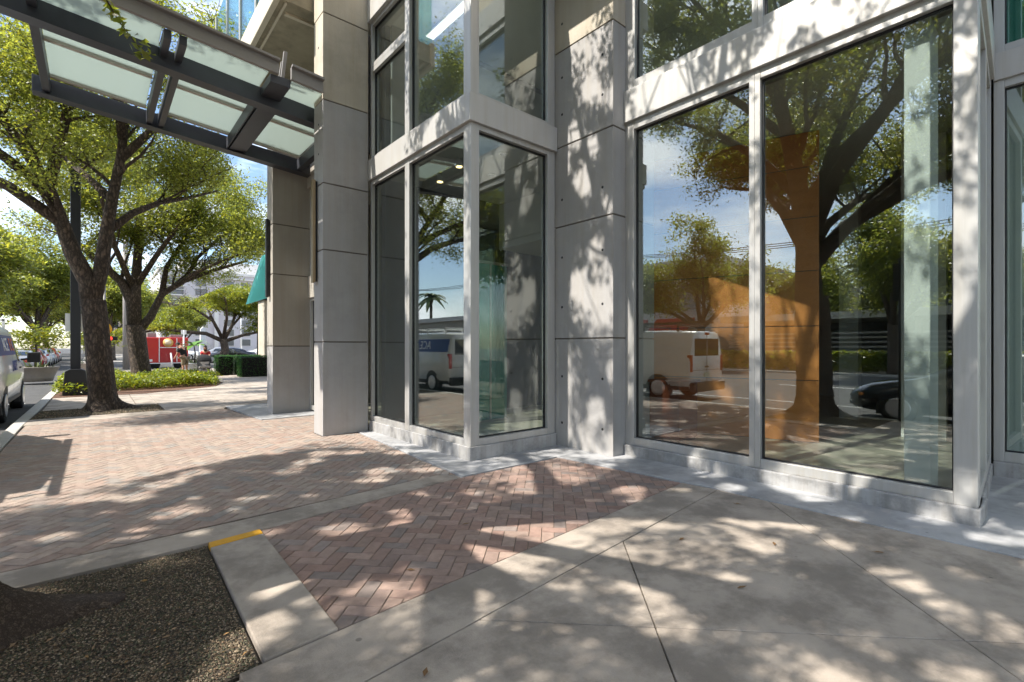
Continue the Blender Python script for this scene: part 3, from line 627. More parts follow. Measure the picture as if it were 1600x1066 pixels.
MB().box(3.35, 12.95, 2.6, 3.94, 13.35, 4.7).build("bracket", M['concrete_warm'], aw)

# ------------------------------------------------------------------ entrance canopy (rises outwards)
cy = thing("entrance_canopy", "dark steel canopy with frosted glass panels above the entrance", "canopy", (1.0, 10, 5.4))
zc = lambda x: 5.53 + (3.3 - x) * 0.088
for y, x1, w, h, x0 in ((8.85, 3.55, .14, .27, -1.3), (11.36, 3.68, .14, .27, -.80)):
    MB().extr([(x1, zc(x1) - h / 2), (x1, zc(x1) + h / 2), (x0, zc(x0) + h / 2), (x0, zc(x0) - h / 2)], lambda a, b, q: (a, q, b), y - w / 2, y + w / 2).build("beam", M['steel'], cy, bevel=0.006)
    MB().extr([(x1, zc(x1) - h / 2 - .018), (x1, zc(x1) - h / 2 - .002), (x0, zc(x0) - h / 2 - .002), (x0, zc(x0) - h / 2 - .018)], lambda a, b, q: (a, q, b), y - w * .8, y + w * .8).build("flange", M['steel'], cy)
def cross(x, w, y0=8.2, y1=11.62, h=.22):
    m = MB(); m.box(x - w / 2, 8.93, zc(x) - h / 2, x + w / 2, 11.28, zc(x) + h / 2); m.box(x - w / 2, y0, zc(x) + .0, x + w / 2, 8.77, zc(x) + h / 2 + .02)
    if w > .2: m.box(x - w / 2 - .05, 8.93, zc(x) - h / 2, x - w / 2 - .03, 11.28, zc(x) + h / 2)
    m.build("cross_beam", M['steel'], cy, bevel=0.005)
cross(-0.62, .10); cross(0.76, .09); cross(0.94, .09); cross(2.22, .30); cross(3.45, .12)
xs = [-0.57, 0.70, 1.0, 2.05, 2.4, 3.38]
for i in (0, 2, 4):
    x0, x1 = xs[i], xs[i + 1]
    for y0, y1 in ((8.22, 9.75), (9.83, 11.05)):
        MB().extr([(x0, zc(x0) + .13), (x1, zc(x1) + .13), (x1, zc(x1) + .15), (x0, zc(x0) + .15)], lambda a, b, q: (a, q, b), y0, y1).build("glass_panel", M['frosted'], cy)
    for y in (9.79, 11.09):
        MB().extr([(x0, zc(x0) + .09), (x1, zc(x1) + .09), (x1, zc(x1) + .17), (x0, zc(x0) + .17)], lambda a, b, q: (a, q, b), y - .04, y + .04).build("glazing_bar", M['bar'], cy)
for x0, x1 in ((-0.75, 2.18), (2.36, 2.86)):
    MB().extr([(x0, zc(x0) + .12), (x1, zc(x1) + .12), (x1, zc(x1) + .32), (x0, zc(x0) + .32)], lambda a, b, q: (a, q, b), 8.12, 8.18).build("gutter", M['gutter'], cy, bevel=0.006)
    MB().extr([(x0, zc(x0) + .30), (x1, zc(x1) + .30), (x1, zc(x1) + .335), (x0, zc(x0) + .335)], lambda a, b, q: (a, q, b), 8.05, 8.119).build("gutter_lip", M['gutter'], cy)
MB().bar((2.27, 8.3, zc(2.2) + .12), (2.32, 8.3, zc(2.2) + .6), .05, .05).bar((2.27, 8.45, zc(2.2) + .12), (2.32, 8.45, zc(2.2) + .5), .05, .05).build("bracket", M['gutter'], cy)

# ------------------------------------------------------------------ trees
def leaves_mesh(name, C, per, spread, size, m, parent, seed, tone=(0.55, 1.3), flat=0.65, warm=0.12, keep=None, updir=0.35):
    rg = np.random.default_rng(seed); C = np.asarray(C, float)
    P = np.repeat(C, per, 0) + rg.normal(0, 1, (len(C) * per, 3)) * np.array([spread, spread, spread * flat])
    ct = np.repeat(rg.uniform(0.8, 1.15, len(C)), per)
    if keep is not None:
        k = keep(P); P = P[k]; ct = ct[k]
    n = len(P); nr = rg.normal(0, 1, (n, 3)); nr[:, 2] = np.abs(nr[:, 2]) + updir; nr /= np.linalg.norm(nr, axis=1)[:, None]
    d = np.cross(nr, rg.normal(0, 1, (n, 3))); d /= np.linalg.norm(d, axis=1)[:, None]; s = np.cross(nr, d)
    ln = size * rg.uniform(.6, 1.3, (n, 1)); wd = ln * rg.uniform(.36, .5, (n, 1)) * .5; cup = nr * ln * .08
    V = np.stack([P - d * ln * .5, P - d * ln * .05 + s * wd + cup, P + d * ln * .5, P - d * ln * .05 - s * wd + cup], 1)
    k = rg.uniform(tone[0], tone[1], n) * ct; yl = rg.uniform(0, 1, n)
    t = np.c_[k * (1 + warm * 3 * (yl > .78) * yl), k * (1 + warm * (yl > .78)), k * (1 - .3 * (yl > .78))]
    return tinted_mesh(name, V.reshape(-1, 3), 4, t, m, parent)
def grow(mb, limbs, rng, nsub, nter, lsub, lter, up=0.25, keep=None, t0=0.4, n_pts=3, thin=0.012):
    """secondary and tertiary branches along the limbs; returns the leaf cluster centres"""
    C = []
    def path(p, d, ln, k, wob, lift):
        pts = [p]; d = d.normalized()
        for i in range(k):
            d = (d + Vector((rng.uniform(-wob, wob), rng.uniform(-wob, wob), rng.uniform(-wob, wob) + lift))).normalized(); pts.append(pts[-1] + d * ln / k)
        return pts
    for pts, r0, r1 in limbs:
        pts = [Vector(p) for p in pts]; n = len(pts)
        for s in range(nsub):
            t = t0 + (1 - t0) * (s + rng.random()) / nsub; fi = t * (n - 1); i = min(int(fi), n - 2); p = pts[i].lerp(pts[i + 1], fi - i)
            tan = (pts[i + 1] - pts[i]).normalized(); az = rng.uniform(0, 2 * math.pi)
            d = Vector((math.cos(az), math.sin(az), rng.uniform(-.15, .7) + up)) * .9 + tan * .6
            ln = lsub * rng.uniform(.55, 1.15) * (1.15 - .45 * t); rr = max(thin * 1.6, (r0 + (r1 - r0) * t) * .45)
            sp = path(p, d, ln, 5, .28, .04)
            if keep is not None and not keep(sp[-1]) and not keep(sp[2]): continue
            mb.tube(sp, [rr * (1 - .8 * q / 5) for q in range(6)], 6)
            for q in range(nter):
                tt = .25 + .75 * (q + rng.random()) / nter; fj = tt * 5; j = min(int(fj), 4); pp = sp[j].lerp(sp[j + 1], fj - j)
                d2 = Vector((rng.gauss(0, 1), rng.gauss(0, 1), rng.gauss(.25, .7))) + (sp[j + 1] - sp[j]).normalized() * .8
                tp = path(pp, d2, lter * rng.uniform(.5, 1.2), 3, .35, -.02)
                if keep is not None and not keep(tp[-1]): continue
                mb.tube(tp, [thin, thin * .8, thin * .55, thin * .3], 4, cap=False)
                for z in range(n_pts): C.append(tuple(tp[1].lerp(tp[3], (z + rng.random()) / n_pts)))
    return C
def flared_trunk(mb, c, r, zt, lean, flare, n=40, seed=1, fine=0):
    """trunk with root lobes: flare = [(angle, reach, width)]"""
    rg = random.Random(seed); zs = [-.06, .0, .03, .07, .12, .18, .26, .36, .5, .7, 1.0, 1.4, 1.9, zt]; vs = []
    if fine: zs = [a + (b - a) * q / 5 for a, b in zip(zs, zs[1:]) for q in range(5)] + [zs[-1]]; n = fine
    ph = [rg.uniform(0, 6.28) for _ in range(6)]
    for z in zs:
        for k in range(n):
            t = 2 * math.pi * k / n; rr = r * (1.06 - .1 * z / zt) * (1 + .05 * math.sin(3 * t + ph[0]) + .035 * math.sin(5 * t + ph[1] + z) + .02 * math.sin(9 * t + ph[2] + 2 * z))
            for a, reach, wd in flare:
                dd = (t - a + math.pi) % (2 * math.pi) - math.pi
                fall = max(0.0, 1 - max(z, 0) / (.22 + .5 * wd)) ** 3.2
                rr += reach * math.exp(-(dd / wd) ** 2) * fall
            rr += .16 * r * max(0, 1 - max(z, 0) / .8) ** 2
            if fine:
                qx, qy = math.cos(t) * rr, math.sin(t) * rr; rr += .034 * (mnoise.ridged_multi_fractal(Vector((qx * 9, qy * 9, z * 4.5)), 0.9, 2.1, 5, 1.0, 2.0) - 1.1) + .02 * mnoise.noise(Vector((qx * 4, qy * 4, z * 3)))
            vs.append((c[0] + lean[0] * z / zt + rr * math.cos(t), c[1] + lean[1] * z / zt + rr * math.sin(t), z))
    fs = [(i * n + k, i * n + (k + 1) % n, (i + 1) * n + (k + 1) % n, (i + 1) * n + k) for i in range(len(zs) - 1) for k in range(n)]
    mb.add(vs, fs, 0, True)
fwd = np.array([math.sin(R(40.62)), math.cos(R(40.62))]); rgt = np.array([fwd[1], -fwd[0]])
hx, hy = math.cos(R(SUN_AZ)) / math.tan(R(SUN_EL)), -math.sin(R(SUN_AZ)) / math.tan(R(SUN_EL))
# nearest oak: stands left of the view in the first tree bed; crown cut out of the view, gaps carved for the sun
def keep0(P):
    P = np.atleast_2d(np.asarray(P, float)); d = P[:, 0] * fwd[0] + P[:, 1] * fwd[1]; l = P[:, 0] * rgt[0] + P[:, 1] * rgt[1]
    lowlimb = (d > 0.1) & (P[:, 2] < 1.5 + .735 * d + .25) & (l > -1.08 * d - .35)
    bld = (P[:, 0] > 4.9) & (P[:, 1] > -6) | (P[:, 0] > 2.5) & (P[:, 1] > 4.6)
    gx, gy = P[:, 0] + hx * P[:, 2], P[:, 1] + hy * P[:, 2]
    bright = (gx > -1.5) & (gx < 2.6 + (gy - 7.4) * .3) & (gy > 6.7 + .35 * (gx + .3)) & (gy < 11.2)  # leaves left out here so sun reaches the open walk
    # openings carved between the leaf clumps along the sun, shaped to throw light flecks on the walk and the front
    f = np.sin(3.6 * gx + 1.4 * np.sin(3.3 * gy + .4)) + np.sin(5.1 * gy + 1.2 * np.sin(4.0 * gx + 1.0)) + .9 * np.sin(9.3 * gx - 6.8 * gy + 1.7) + .9 * np.sin(7.9 * gx + 10.2 * gy)
    f = f + np.random.default_rng(17).normal(0, .42, len(P)) * (len(P) > 1)
    tt = 7.3 - P[:, 0]; wy = P[:, 1] - tt * math.tan(R(SUN_AZ)); wz = P[:, 2] - tt * math.tan(R(SUN_EL)) / math.cos(R(SUN_AZ))
    room = (wy > 2.25) & (wy < 3.6) & (wz > 1.5) & (wz < 3.0) & (wy > 2.3) & (f > -.75 - .9 * (wy > 2.75)) | (wy > .9) & (wy < 2.2) & (wz > -2.2) & (wz < -.3) & (f > -.2)  # leaves left out so sun reaches the orange wall and inside floor
    return ~(lowlimb | bld | bright | room | (f > .95)) & (P[:, 2] > 2.6)
k0 = lambda p: bool(keep0(p)[0])
T0 = thing("oak_tree", "nearest oak whose brown root and trunk base stand in the gravel bed at lower left", "tree", (-.66, 3.85, 0))
tm = MB(); flared_trunk(tm, (-.80, 3.80), .32, 2.6, (.02, .06), [(-.06, .52, .30), (1.5, .28, .35), (2.8, .3, .4), (4.4, .35, .35), (-.75, .2, .3)], seed=3, fine=220)
l0 = [([(-.72, 3.88, 2.5), (-.7, 3.9, 3.6), (-.55, 4.0, 4.8), (-.2, 4.1, 6.0), (.1, 4.3, 7.4), (.3, 4.4, 9.0)], .28, .06),
      ([(-.65, 3.85, 3.9), (-.2, 3.2, 5.0), (.4, 2.2, 5.9), (1.3, 1.2, 6.9), (2.4, .4, 7.8)], .19, .05),
      ([(-.72, 3.9, 3.2), (-1.6, 3.4, 4.2), (-2.8, 2.7, 5.0), (-4.2, 2.2, 5.7), (-5.6, 1.8, 6.2)], .19, .05),
      ([(-.75, 3.92, 3.6), (-1.6, 4.7, 4.8), (-2.7, 5.6, 5.8), (-4.0, 6.2, 6.6), (-5.2, 6.5, 7.2)], .17, .05),
      ([(-.6, 4.0, 4.4), (-.5, 3.2, 5.5), (-.6, 2.0, 6.6), (-.8, .6, 7.3), (-1.0, -1.0, 7.9)], .15, .04),
      ([(-.4, 4.1, 5.4), (.6, 4.0, 6.6), (1.7, 3.5, 7.7), (2.9, 3.0, 8.6)], .13, .04),
      ([(-.7, 3.9, 4.2), (-1.4, 3.6, 6.0), (-2.4, 3.4, 7.6), (-3.4, 3.3, 8.8)], .14, .04),
      ([(.0, 4.2, 6.8), (.7, 4.6, 7.6), (1.5, 5.0, 8.3), (2.3, 5.3, 8.9)], .1, .035),
      ([(-.2, 4.1, 6.0), (.2, 5.0, 7.0), (.7, 6.0, 8.0), (1.2, 6.8, 8.8)], .1, .035),
      ([(-1.6, 4.7, 4.8), (-2.6, 5.0, 5.2), (-3.8, 5.4, 5.6), (-5.0, 5.8, 6.0), (-6.2, 6.0, 6.4)], .1, .03),
      ([(-2.7, 5.6, 5.8), (-4.2, 5.2, 7.0), (-5.8, 5.0, 8.0), (-7.0, 5.0, 8.6)], .1, .03),
      ([(-.75, 3.9, 3.5), (-2.0, 3.9, 4.4), (-3.5, 3.7, 5.2), (-5.2, 3.6, 5.8), (-6.4, 3.6, 6.2)], .13, .035),
      ([(-.72, 3.88, 3.4), (-1.0, 3.0, 4.3), (-1.2, 2.0, 5.1), (-1.3, .9, 5.7), (-1.2, -.3, 6.2)], .12, .035),
      ([(-1.0, 3.0, 4.3), (-1.9, 2.2, 5.6), (-2.5, 1.2, 6.4), (-2.9, .2, 7.0)], .1, .03),
      ([(-3.8, 5.4, 5.6), (-4.6, 6.4, 6.6), (-5.4, 7.2, 7.4)], .07, .025),
      ([(-2.7, 5.6, 5.8), (-3.4, 6.6, 6.2), (-4.2, 7.4, 6.6)], .07, .025),
      ([(-.55, 4.0, 4.8), (-.9, 5.0, 6.0), (-1.4, 6.3, 7.2), (-2.0, 7.8, 8.2)], .13, .04),
      ([(-1.6, 3.4, 4.2), (-2.0, 2.2, 4.9), (-2.6, .8, 5.4), (-3.2, -.8, 5.7), (-3.6, -2.4, 6.0)], .12, .04)]
for p, a, b in l0: tm.tube(p, [a + (b - a) * i / (len(p) - 1) for i in range(len(p))], 12)
rg0 = random.Random(11)
C0 = grow(tm, l0, rg0, 10, 9, 2.1, .95, keep=k0)
spr = [Vector(p) for p in ((-.45, 4.05, 4.95), (-.25, 4.3, 5.1), (0, 4.5, 4.55), (.06, 4.6, 4.02), (.13, 4.61, 3.9), (.19, 4.6, 3.82), (.29, 4.6, 3.70))]
tm.tube(spr, [.02, .015, .01, .006, .005, .004, .002], 6)
tm.build("trunk", M['bark_near'], T0)
rs = np.random.default_rng(2); leaves_mesh("hanging_sprig", [tuple(spr[3 + int(k // 5)].lerp(spr[min(4 + int(k // 5), 6)], (k % 5) / 5)) for k in range(18)], 3, .03, .075, M['leaf_yellow'], T0, 2)
leaves_mesh("crown", C0, 70, .21, .095, M['leaf'], T0, 5, keep=keep0)
# second oak: the big trunk by the kerb at left
T1 = thing("oak_tree", "oak with forked dark trunk standing beside the kerb and the black lamp post", "tree", (.15, 15.1, 0))
tm = MB(); flared_trunk(tm, (.15, 15.1), .245, 2.6, (-.2, .05), [(0.0, .5, .3), (2.6, .2, .35), (4.5, .28, .4), (1.4, .25, .3)], seed=8)
l1 = [([(-.06, 15.14, 2.45), (-.12, 15.1, 3.0), (-.38, 15, 3.6), (-.58, 14.9, 4.3), (-.78, 14.8, 5.0), (-1.2, 14.6, 5.8), (-1.7, 14.5, 6.6), (-2.4, 14.4, 7.6)], .215, .04),
      ([(-.05, 15.15, 2.5), (.10, 15.05, 3.3), (.2, 15, 4.2), (.32, 15, 5.1), (.46, 15, 6.0), (.55, 15, 6.9), (.5, 15.1, 8.0), (.6, 15.2, 9.2)], .165, .04),
      ([(-.78, 14.8, 5.0), (-.6, 14.7, 6.0), (-.4, 14.6, 7.0), (-.3, 14.4, 8.4)], .12, .04),
      ([(-.6, 14.9, 4.3), (-1.4, 14.8, 4.9), (-2.3, 14.9, 5.3), (-3.3, 15.1, 5.6), (-4.4, 15.4, 6.0)], .13, .04),
      ([(-.78, 14.8, 5.0), (-1.8, 14.0, 5.6), (-3.0, 13.2, 6.2), (-4.2, 12.6, 6.6)], .11, .03),
      ([(.2, 15, 4.2), (.7, 15.3, 4.8), (1.3, 15.8, 5.3), (2.0, 16.4, 5.7), (2.8, 17, 6.2)], .10, .03),
      ([(.46, 15, 6.0), (1.2, 14.8, 7.0), (1.9, 14.7, 8.1), (2.3, 14.9, 9.2)], .10, .03),
      ([(-1.2, 14.6, 5.8), (-1.0, 15.5, 6.8), (-.9, 16.5, 7.8), (-.8, 17.4, 8.6)], .09, .03),
      ([(.3, 15.1, 5.0), (-.2, 16.2, 5.8), (-.6, 17.6, 6.5), (-1.2, 19, 7.0)], .1, .03),
      ([(.5, 15, 6.5), (.3, 13.9, 7.6), (-.2, 13.1, 8.6), (-.6, 12.8, 9.6)], .1, .03)]
for p, a, b in l1: tm.tube(p, [a + (b - a) * i / (len(p) - 1) for i in range(len(p))], 12)
def keep1(P):
    P = np.atleast_2d(np.asarray(P, float))
    bld = (P[:, 0] > 1.7 + .0 * P[:, 2]) & (P[:, 2] > 6.5) & (P[:, 1] < 14) | (P[:, 0] > 3.0)
    can = (P[:, 1] < 12.2) & (P[:, 2] < 7.0)
    gx, gy = P[:, 0] + hx * P[:, 2], P[:, 1] + hy * P[:, 2]
    bright = (gx > -.5) & (gx < 2.9) & (gy < 11.0)  # crown opened here to keep the walk between the oaks sunlit
    gap = np.sin(2.0 * P[:, 0] + .3) + np.sin(2.2 * P[:, 1] + 1.4) + np.sin(2.5 * P[:, 2]) + .7 * np.sin(4.9 * P[:, 0] - 4.1 * P[:, 2]) > .95
    return ~(bld | can | bright | gap) & (P[:, 2] > 3.1 + .9 * (P[:, 0] > -.5))
k1 = lambda p: bool(keep1(p)[0])
C1 = grow(tm, l1, random.Random(21), 10, 9, 2.2, 1.0, keep=k1)
tm.build("trunk", M['bark'], T1)
leaves_mesh("crown", C1, 60, .25, .092, M['leaf'], T1, 6, keep=keep1, warm=.08, tone=(.5, 1.5))
# third oak in the planting bed
T2 = thing("oak_tree", "broad oak rising from the yellow green ground cover, nearer the red trailer", "tree", (1.5, 26, 0))
tm = MB(); flared_trunk(tm, (1.52, 26), .33, 2.4, (-.25, 0), [(0.0, .3, .4), (2.6, .2, .35), (4.5, .28, .4)], seed=18)
l2 = [([(1.25, 26, 2.3), (1.15, 26, 3.4), (.83, 26, 4.2), (.3, 25.8, 4.7), (-.6, 25.4, 5.6), (-1.6, 25, 6.6)], .24, .06),
      ([(1.27, 26, 2.3), (1.3, 26, 4.0), (1.4, 26.2, 5.9), (1.5, 26.5, 8), (1.3, 26.6, 10.5)], .24, .06),
      ([(1.4, 26, 2.2), (1.8, 26, 2.75), (2.2, 26, 3.76), (3.0, 25.8, 4.4), (4.1, 25.6, 4.95), (5.4, 25.4, 5.5)], .19, .05),
      ([(2.2, 26, 3.76), (2.4, 26.4, 5.0), (3.2, 27, 6.6), (4.2, 27.4, 8.2)], .13, .04),
      ([(1.3, 26, 4.0), (2.0, 25.4, 5.4), (2.9, 24.8, 7.0), (3.8, 24.2, 8.4)], .13, .04),
      ([(1.2, 26, 4.0), (.6, 24.8, 5.4), (.2, 23.4, 6.8), (0, 22, 7.8)], .12, .04),
      ([(2.6, 26, 4.1), (3.3, 25, 4.7), (4.2, 24.2, 5.2), (5.0, 23.6, 5.6)], .1, .03),
      ([(1.4, 26.2, 5.9), (.3, 27, 7.5), (-.8, 27.6, 9.0), (-1.6, 28, 10)], .12, .04),
      ([(3.0, 25.8, 4.4), (3.6, 26.6, 5.6), (4.6, 27.2, 6.8), (5.6, 27.6, 7.8)], .1, .03)]
for p, a, b in l2: tm.tube(p, [a + (b - a) * i / (len(p) - 1) for i in range(len(p))], 10)
k2 = lambda p: p[0] < 6.6 and p[2] > 3.6
C2 = grow(tm, l2, random.Random(31), 8, 7, 2.5, 1.2, keep=k2)
tm.build("trunk", M['bark'], T2)
leaves_mesh("crown", C2, 76, .31, .125, M['leaf'], T2, 7, warm=.1, tone=(.6, 1.5), keep=lambda P: np.sin(1.9 * P[:, 0] + .6) + np.sin(2.1 * P[:, 1]) + np.sin(2.3 * P[:, 2] + 1.1) + .7 * np.sin(4.3 * P[:, 0] - 3.7 * P[:, 2]) < 1.35)

# low spreading light green tree beyond the clipped hedge
T3 = thing("shade_tree", "flat topped light green spreading tree behind the clipped dark hedge", "tree", (0, 0, 0))
tm = MB(); tm.tube([(8.6, 45, -.1), (8.5, 45, .8), (8.75, 45, 1.7), (8.6, 45, 2.6)], [.42, .34, .3, .28], 10)
l3 = [([(8.6, 45, 2.4), (7.4, 45, 3.0), (6.0, 44.6, 3.1), (4.4, 44.2, 3.3), (2.6, 43.6, 2.8), (1.4, 43.2, 2.4)], .18, .04), ([(8.6, 45, 2.5), (7.9, 45, 4), (6.6, 45.2, 5.0), (5.0, 45.2, 5.2)], .16, .04),
      ([(8.65, 45, 2.5), (9.2, 45, 3.6), (9.6, 45.4, 5.0), (9.5, 46, 6.2)], .16, .04), ([(8.7, 45, 2.4), (10, 44.8, 2.9), (11.6, 44.6, 3.3), (13.2, 44.4, 3.6)], .16, .04),
      ([(8.6, 45, 2.6), (8.6, 43.6, 4.2), (8.3, 42.2, 5.2), (8.0, 41, 5.6)], .14, .04), ([(9.2, 45, 3.6), (10.4, 45.8, 5), (11.6, 46.4, 5.8)], .1, .03), ([(7.9, 45, 4), (7.6, 46.4, 5.4), (7.2, 48, 6)], .1, .03)]
for p, a, b in l3: tm.tube(p, [a + (b - a) * i / (len(p) - 1) for i in range(len(p))], 8)
C3 = grow(tm, l3, random.Random(41), 6, 6, 2.0, 1.0, up=.15, keep=lambda p: p[2] > 2.3, thin=.02)
tm.build("trunk", M['bark_far'], T3)
leaves_mesh("crown", C3, 60, .36, .19, M['leaf_yellow'], T3, 8, flat=.3, tone=(.7, 1.2), keep=lambda P: P[:, 2] < 3.3 + (P[:, 0] - 2.2) * .53)

T3.location = (-.75, 0, -.5)
# generic street trees (copied): down the street and across the road
def street_tree(name, label, cat, seed, h, rad, leaf_m, loc, per=42, group=None, size=.30, nsub=7, base=.26):
    t = thing(name, label, cat, loc, group); rg = random.Random(seed); m = MB(); x, y, z = loc
    hb = h * base; m.tube([(x, y, z - .1), (x + .05, y, z + .3), (x + .1, y - .05, z + hb)], [rad * .085, rad * .06, rad * .05], 10); ls = []
    for k in range(7):
        a = k * .9 + rg.uniform(-.3, .3); e = rg.uniform(.35, 1.2) if k else 1.5; p = [Vector((x + .1, y - .05, z + hb - .1))]; d = Vector((math.cos(a) * math.cos(e), math.sin(a) * math.cos(e), math.sin(e)))
        ln = rad * .95 if e < 1.3 else (h - hb) * .8
        for q in range(4): d = (d + Vector((rg.uniform(-.2, .2), rg.uniform(-.2, .2), .08))).normalized(); p.append(p[-1] + d * ln / 4)
        ls.append((p, rad * .032, rad * .008))
    for p, a, b in ls: m.tube(p, [a + (b - a) * i / 4 for i in range(5)], 7)
    C = grow(m, ls, rg, nsub, 5, rad * .5, rad * .26, keep=lambda p: p[2] > z + hb * .8, t0=.3, thin=.018)
    m.build("trunk", M['bark_far'], t)
    leaves_mesh("crown", C, per, rad * .075, size, leaf_m, t, seed, tone=(.6, 1.45), warm=.1)
    return t
gt_ = "street trees along the road in the distance"
ST = street_tree("street_tree", "distant green street tree over the parked cars, beside the lamp post", "tree", 51, 12, 5.5, M['leaf'], (-4.2, 62, -.1), group=gt_)
for i, (x, y, s, rz, lb) in enumerate([(-7.5, 50, 1.1, 3.3, "street tree at the left edge over the roof of the blue striped van"), (-9.5, 78, 1.25, 1.1, "distant tall street tree above the planter pot and parked cars"), (-2.0, 88, 1.2, 2.3, "distant street tree just left of the black lamp post"), (-14, 105, 1.4, .4, "far street tree at the left edge above the blue striped van"), (-6.5, 118, 1.4, 3.9, "far street tree closing the end of the road"),
        (1.5, 74, 1.0, 5.0, "distant street tree between the dark kerb oak and the broad oak"), (5.5, 98, 1.15, 2.9, "distant street tree left of the pale apartment block"), (9.5, 84, .8, .9, "distant street tree right behind the red trailer"), (-19, 135, 1.7, 1.7, "very far tree at the left edge behind the planter pot"), (-1, 140, 1.5, 4.4, "very far tree behind the black lamp post")]):
    c = copy_tree(ST); c.location = (x, y, -.1); c.scale = (s, s, s * .95); c.rotation_euler.z = rz; c["label"] = lb
# across the road: seen only in the panes, and by anyone who turns round
for (x, y, s, rz, lb) in [(-1.0, -9.0, .95, .7, "kerbside tree behind the viewpoint, nearest on that side"), (-1.0, -20, 1.0, 2.7, "kerbside tree farther behind the viewpoint")]:
    c = copy_tree(ST); c.location = (x, y, 0); c.scale = (s, s, s); c.rotation_euler.z = rz; c["label"] = lb; c["group"] = "kerbside trees behind the viewpoint"
ga = "trees on the far pavement across the road"
XT = street_tree("pavement_tree", "dark oak across the road reflected above the white van in the left tall window", "tree", 61, 11, 5.2, M['leaf'], (-21.5, 17.5, 0), group=ga, size=.22)
for (x, y, s, rz, lb) in [(-21.3, 6.4, .95, 2.0, "oak across the road reflected above the black car in the right tall window"), (-22.2, -5.5, 1.0, 4.1, "oak across the road opposite the recessed shopfront"), (-43, 9, 1.15, 1.0, "tall tree rising behind the low dark carport"), (-40, 1, 1.05, 3.0, "second tree rising behind the low dark carport"), (-38, 16, 1.1, 4.5, "tree between the carport and the white shop building"), (-21.6, 30, .85, 5.2, "oak across the road opposite the bay window")]:
    c = copy_tree(XT); c.location = (x, y, 0); c.scale = (s, s, s); c.rotation_euler.z = rz; c["label"] = lb
# palm across the road
pm_ = thing("palm_tree", "tall palm across the road reflected against the sky in the bay window", "tree", (-27, 57, 0))
MB().tube([(-27, 57, -.1), (-26.9, 57, 4), (-27.0, 57.1, 8.2)], [.3, .22, .18], 10).build("trunk", M['bark_far'], pm_)
fm = MB(); rgp = random.Random(5)
for k in range(22):
    a = k * 2.4; e = rgp.uniform(-.3, 1.1); d = Vector((math.cos(a), math.sin(a), 0)); p0_ = Vector((-27, 57.1, 8.2)); s_ = Vector((-d.y, d.x, 0)); prev = None
    for q in range(7):
        t = q / 6; c = p0_ + d * (2.3 * t * math.cos(e * .6)) + Vector((0, 0, 1.9 * t * math.sin(e) - 1.5 * t * t)); wv = .34 * (1 - (2 * t - .9) ** 2 * .8)
        cur = (c - s_ * wv - Vector((0, 0, .12)), c, c + s_ * wv - Vector((0, 0, .12)))
        if prev: fm.add([prev[0], prev[1], cur[1], cur[0]], [(0, 1, 2, 3)]); fm.add([prev[1], prev[2], cur[2], cur[1]], [(0, 1, 2, 3)])
        prev = cur
fm.build("fronds", mat("palm frond", (.07, .11, .025), .5), pm_)

# ------------------------------------------------------------------ planting
def shrub_mass(name, label, cat, poly_fn, n, size, m, h, loc, seed, tone=(.6, 1.35), kind=None):
    rg = np.random.default_rng(seed); C = poly_fn(rg, n)
    t = leaves_mesh(name, C, 5, .07, size, m, None, seed, tone=tone, warm=.2, flat=.7, updir=.6)
    tag(t, label, cat, kind=kind); return t
def bedpts(rg, n):
    P = np.c_[rg.uniform(-.9, 3.9, n), rg.uniform(19.7, 27.8, n)]
    k = (P[:, 0] < 3.85 - np.abs(P[:, 1] - 23.5) * .16) & ~((P[:, 1] < 20.6 + .25 * np.maximum(P[:, 0], 0)) & (P[:, 0] > .2)) & (np.hypot(P[:, 0] - 1.5, P[:, 1] - 26) > .55)
    P = P[k]; hh = .36 + .1 * np.sin(P[:, 0] * 3.1) * np.cos(P[:, 1] * 2.3); return np.c_[P, rg.uniform(.12, 1, len(P)) ** .6 * hh]
shrub_mass("ground_cover", "yellow green ground cover filling the mulched bed around the broad oak", "ground cover", bedpts, 9000, .11, M['leaf_hedge'], .4, None, 71, kind="stuff")
def hedge(x0, y0, x1, y1, h, label, seed):
    t = thing("hedge", label, "hedge", ((x0 + x1) / 2, (y0 + y1) / 2, 0), "clipped hedge boxes by the terrace")
    MB().box(x0 + .06, y0 + .06, 0, x1 - .06, y1 - .06, h - .05).build("core", M['leaf_dark'], t)
    rg = np.random.default_rng(seed); n = int(900 * (x1 - x0 + y1 - y0)); P = []
    q = rg.uniform(0, 1, (n, 3)); f = rg.integers(0, 5, n)
    q[:, 2] *= h; X_ = x0 + q[:, 0] * (x1 - x0); Y_ = y0 + q[:, 1] * (y1 - y0); Z_ = q[:, 2].copy()
    X_[f == 0] = x0; X_[f == 1] = x1; Y_[f == 2] = y0; Y_[f == 3] = y1; Z_[f == 4] = h
    leaves_mesh("foliage", np.c_[X_, Y_, Z_], 2, .025, .06, M['leaf_dark'], t, seed, tone=(.7, 1.5))
hedge(5.35, 26.3, 9.5, 27.1, 1.0, "clipped dark green hedge box right beside the grey column", 81)
hedge(4.75, 28.6, 5.5, 29.6, 1.0, "clipped dark green hedge box just right of the pushchair", 82)
hedge(5.62, 28.7, 7.6, 29.5, 1.0, "clipped dark green hedge box set back between the two others", 83)
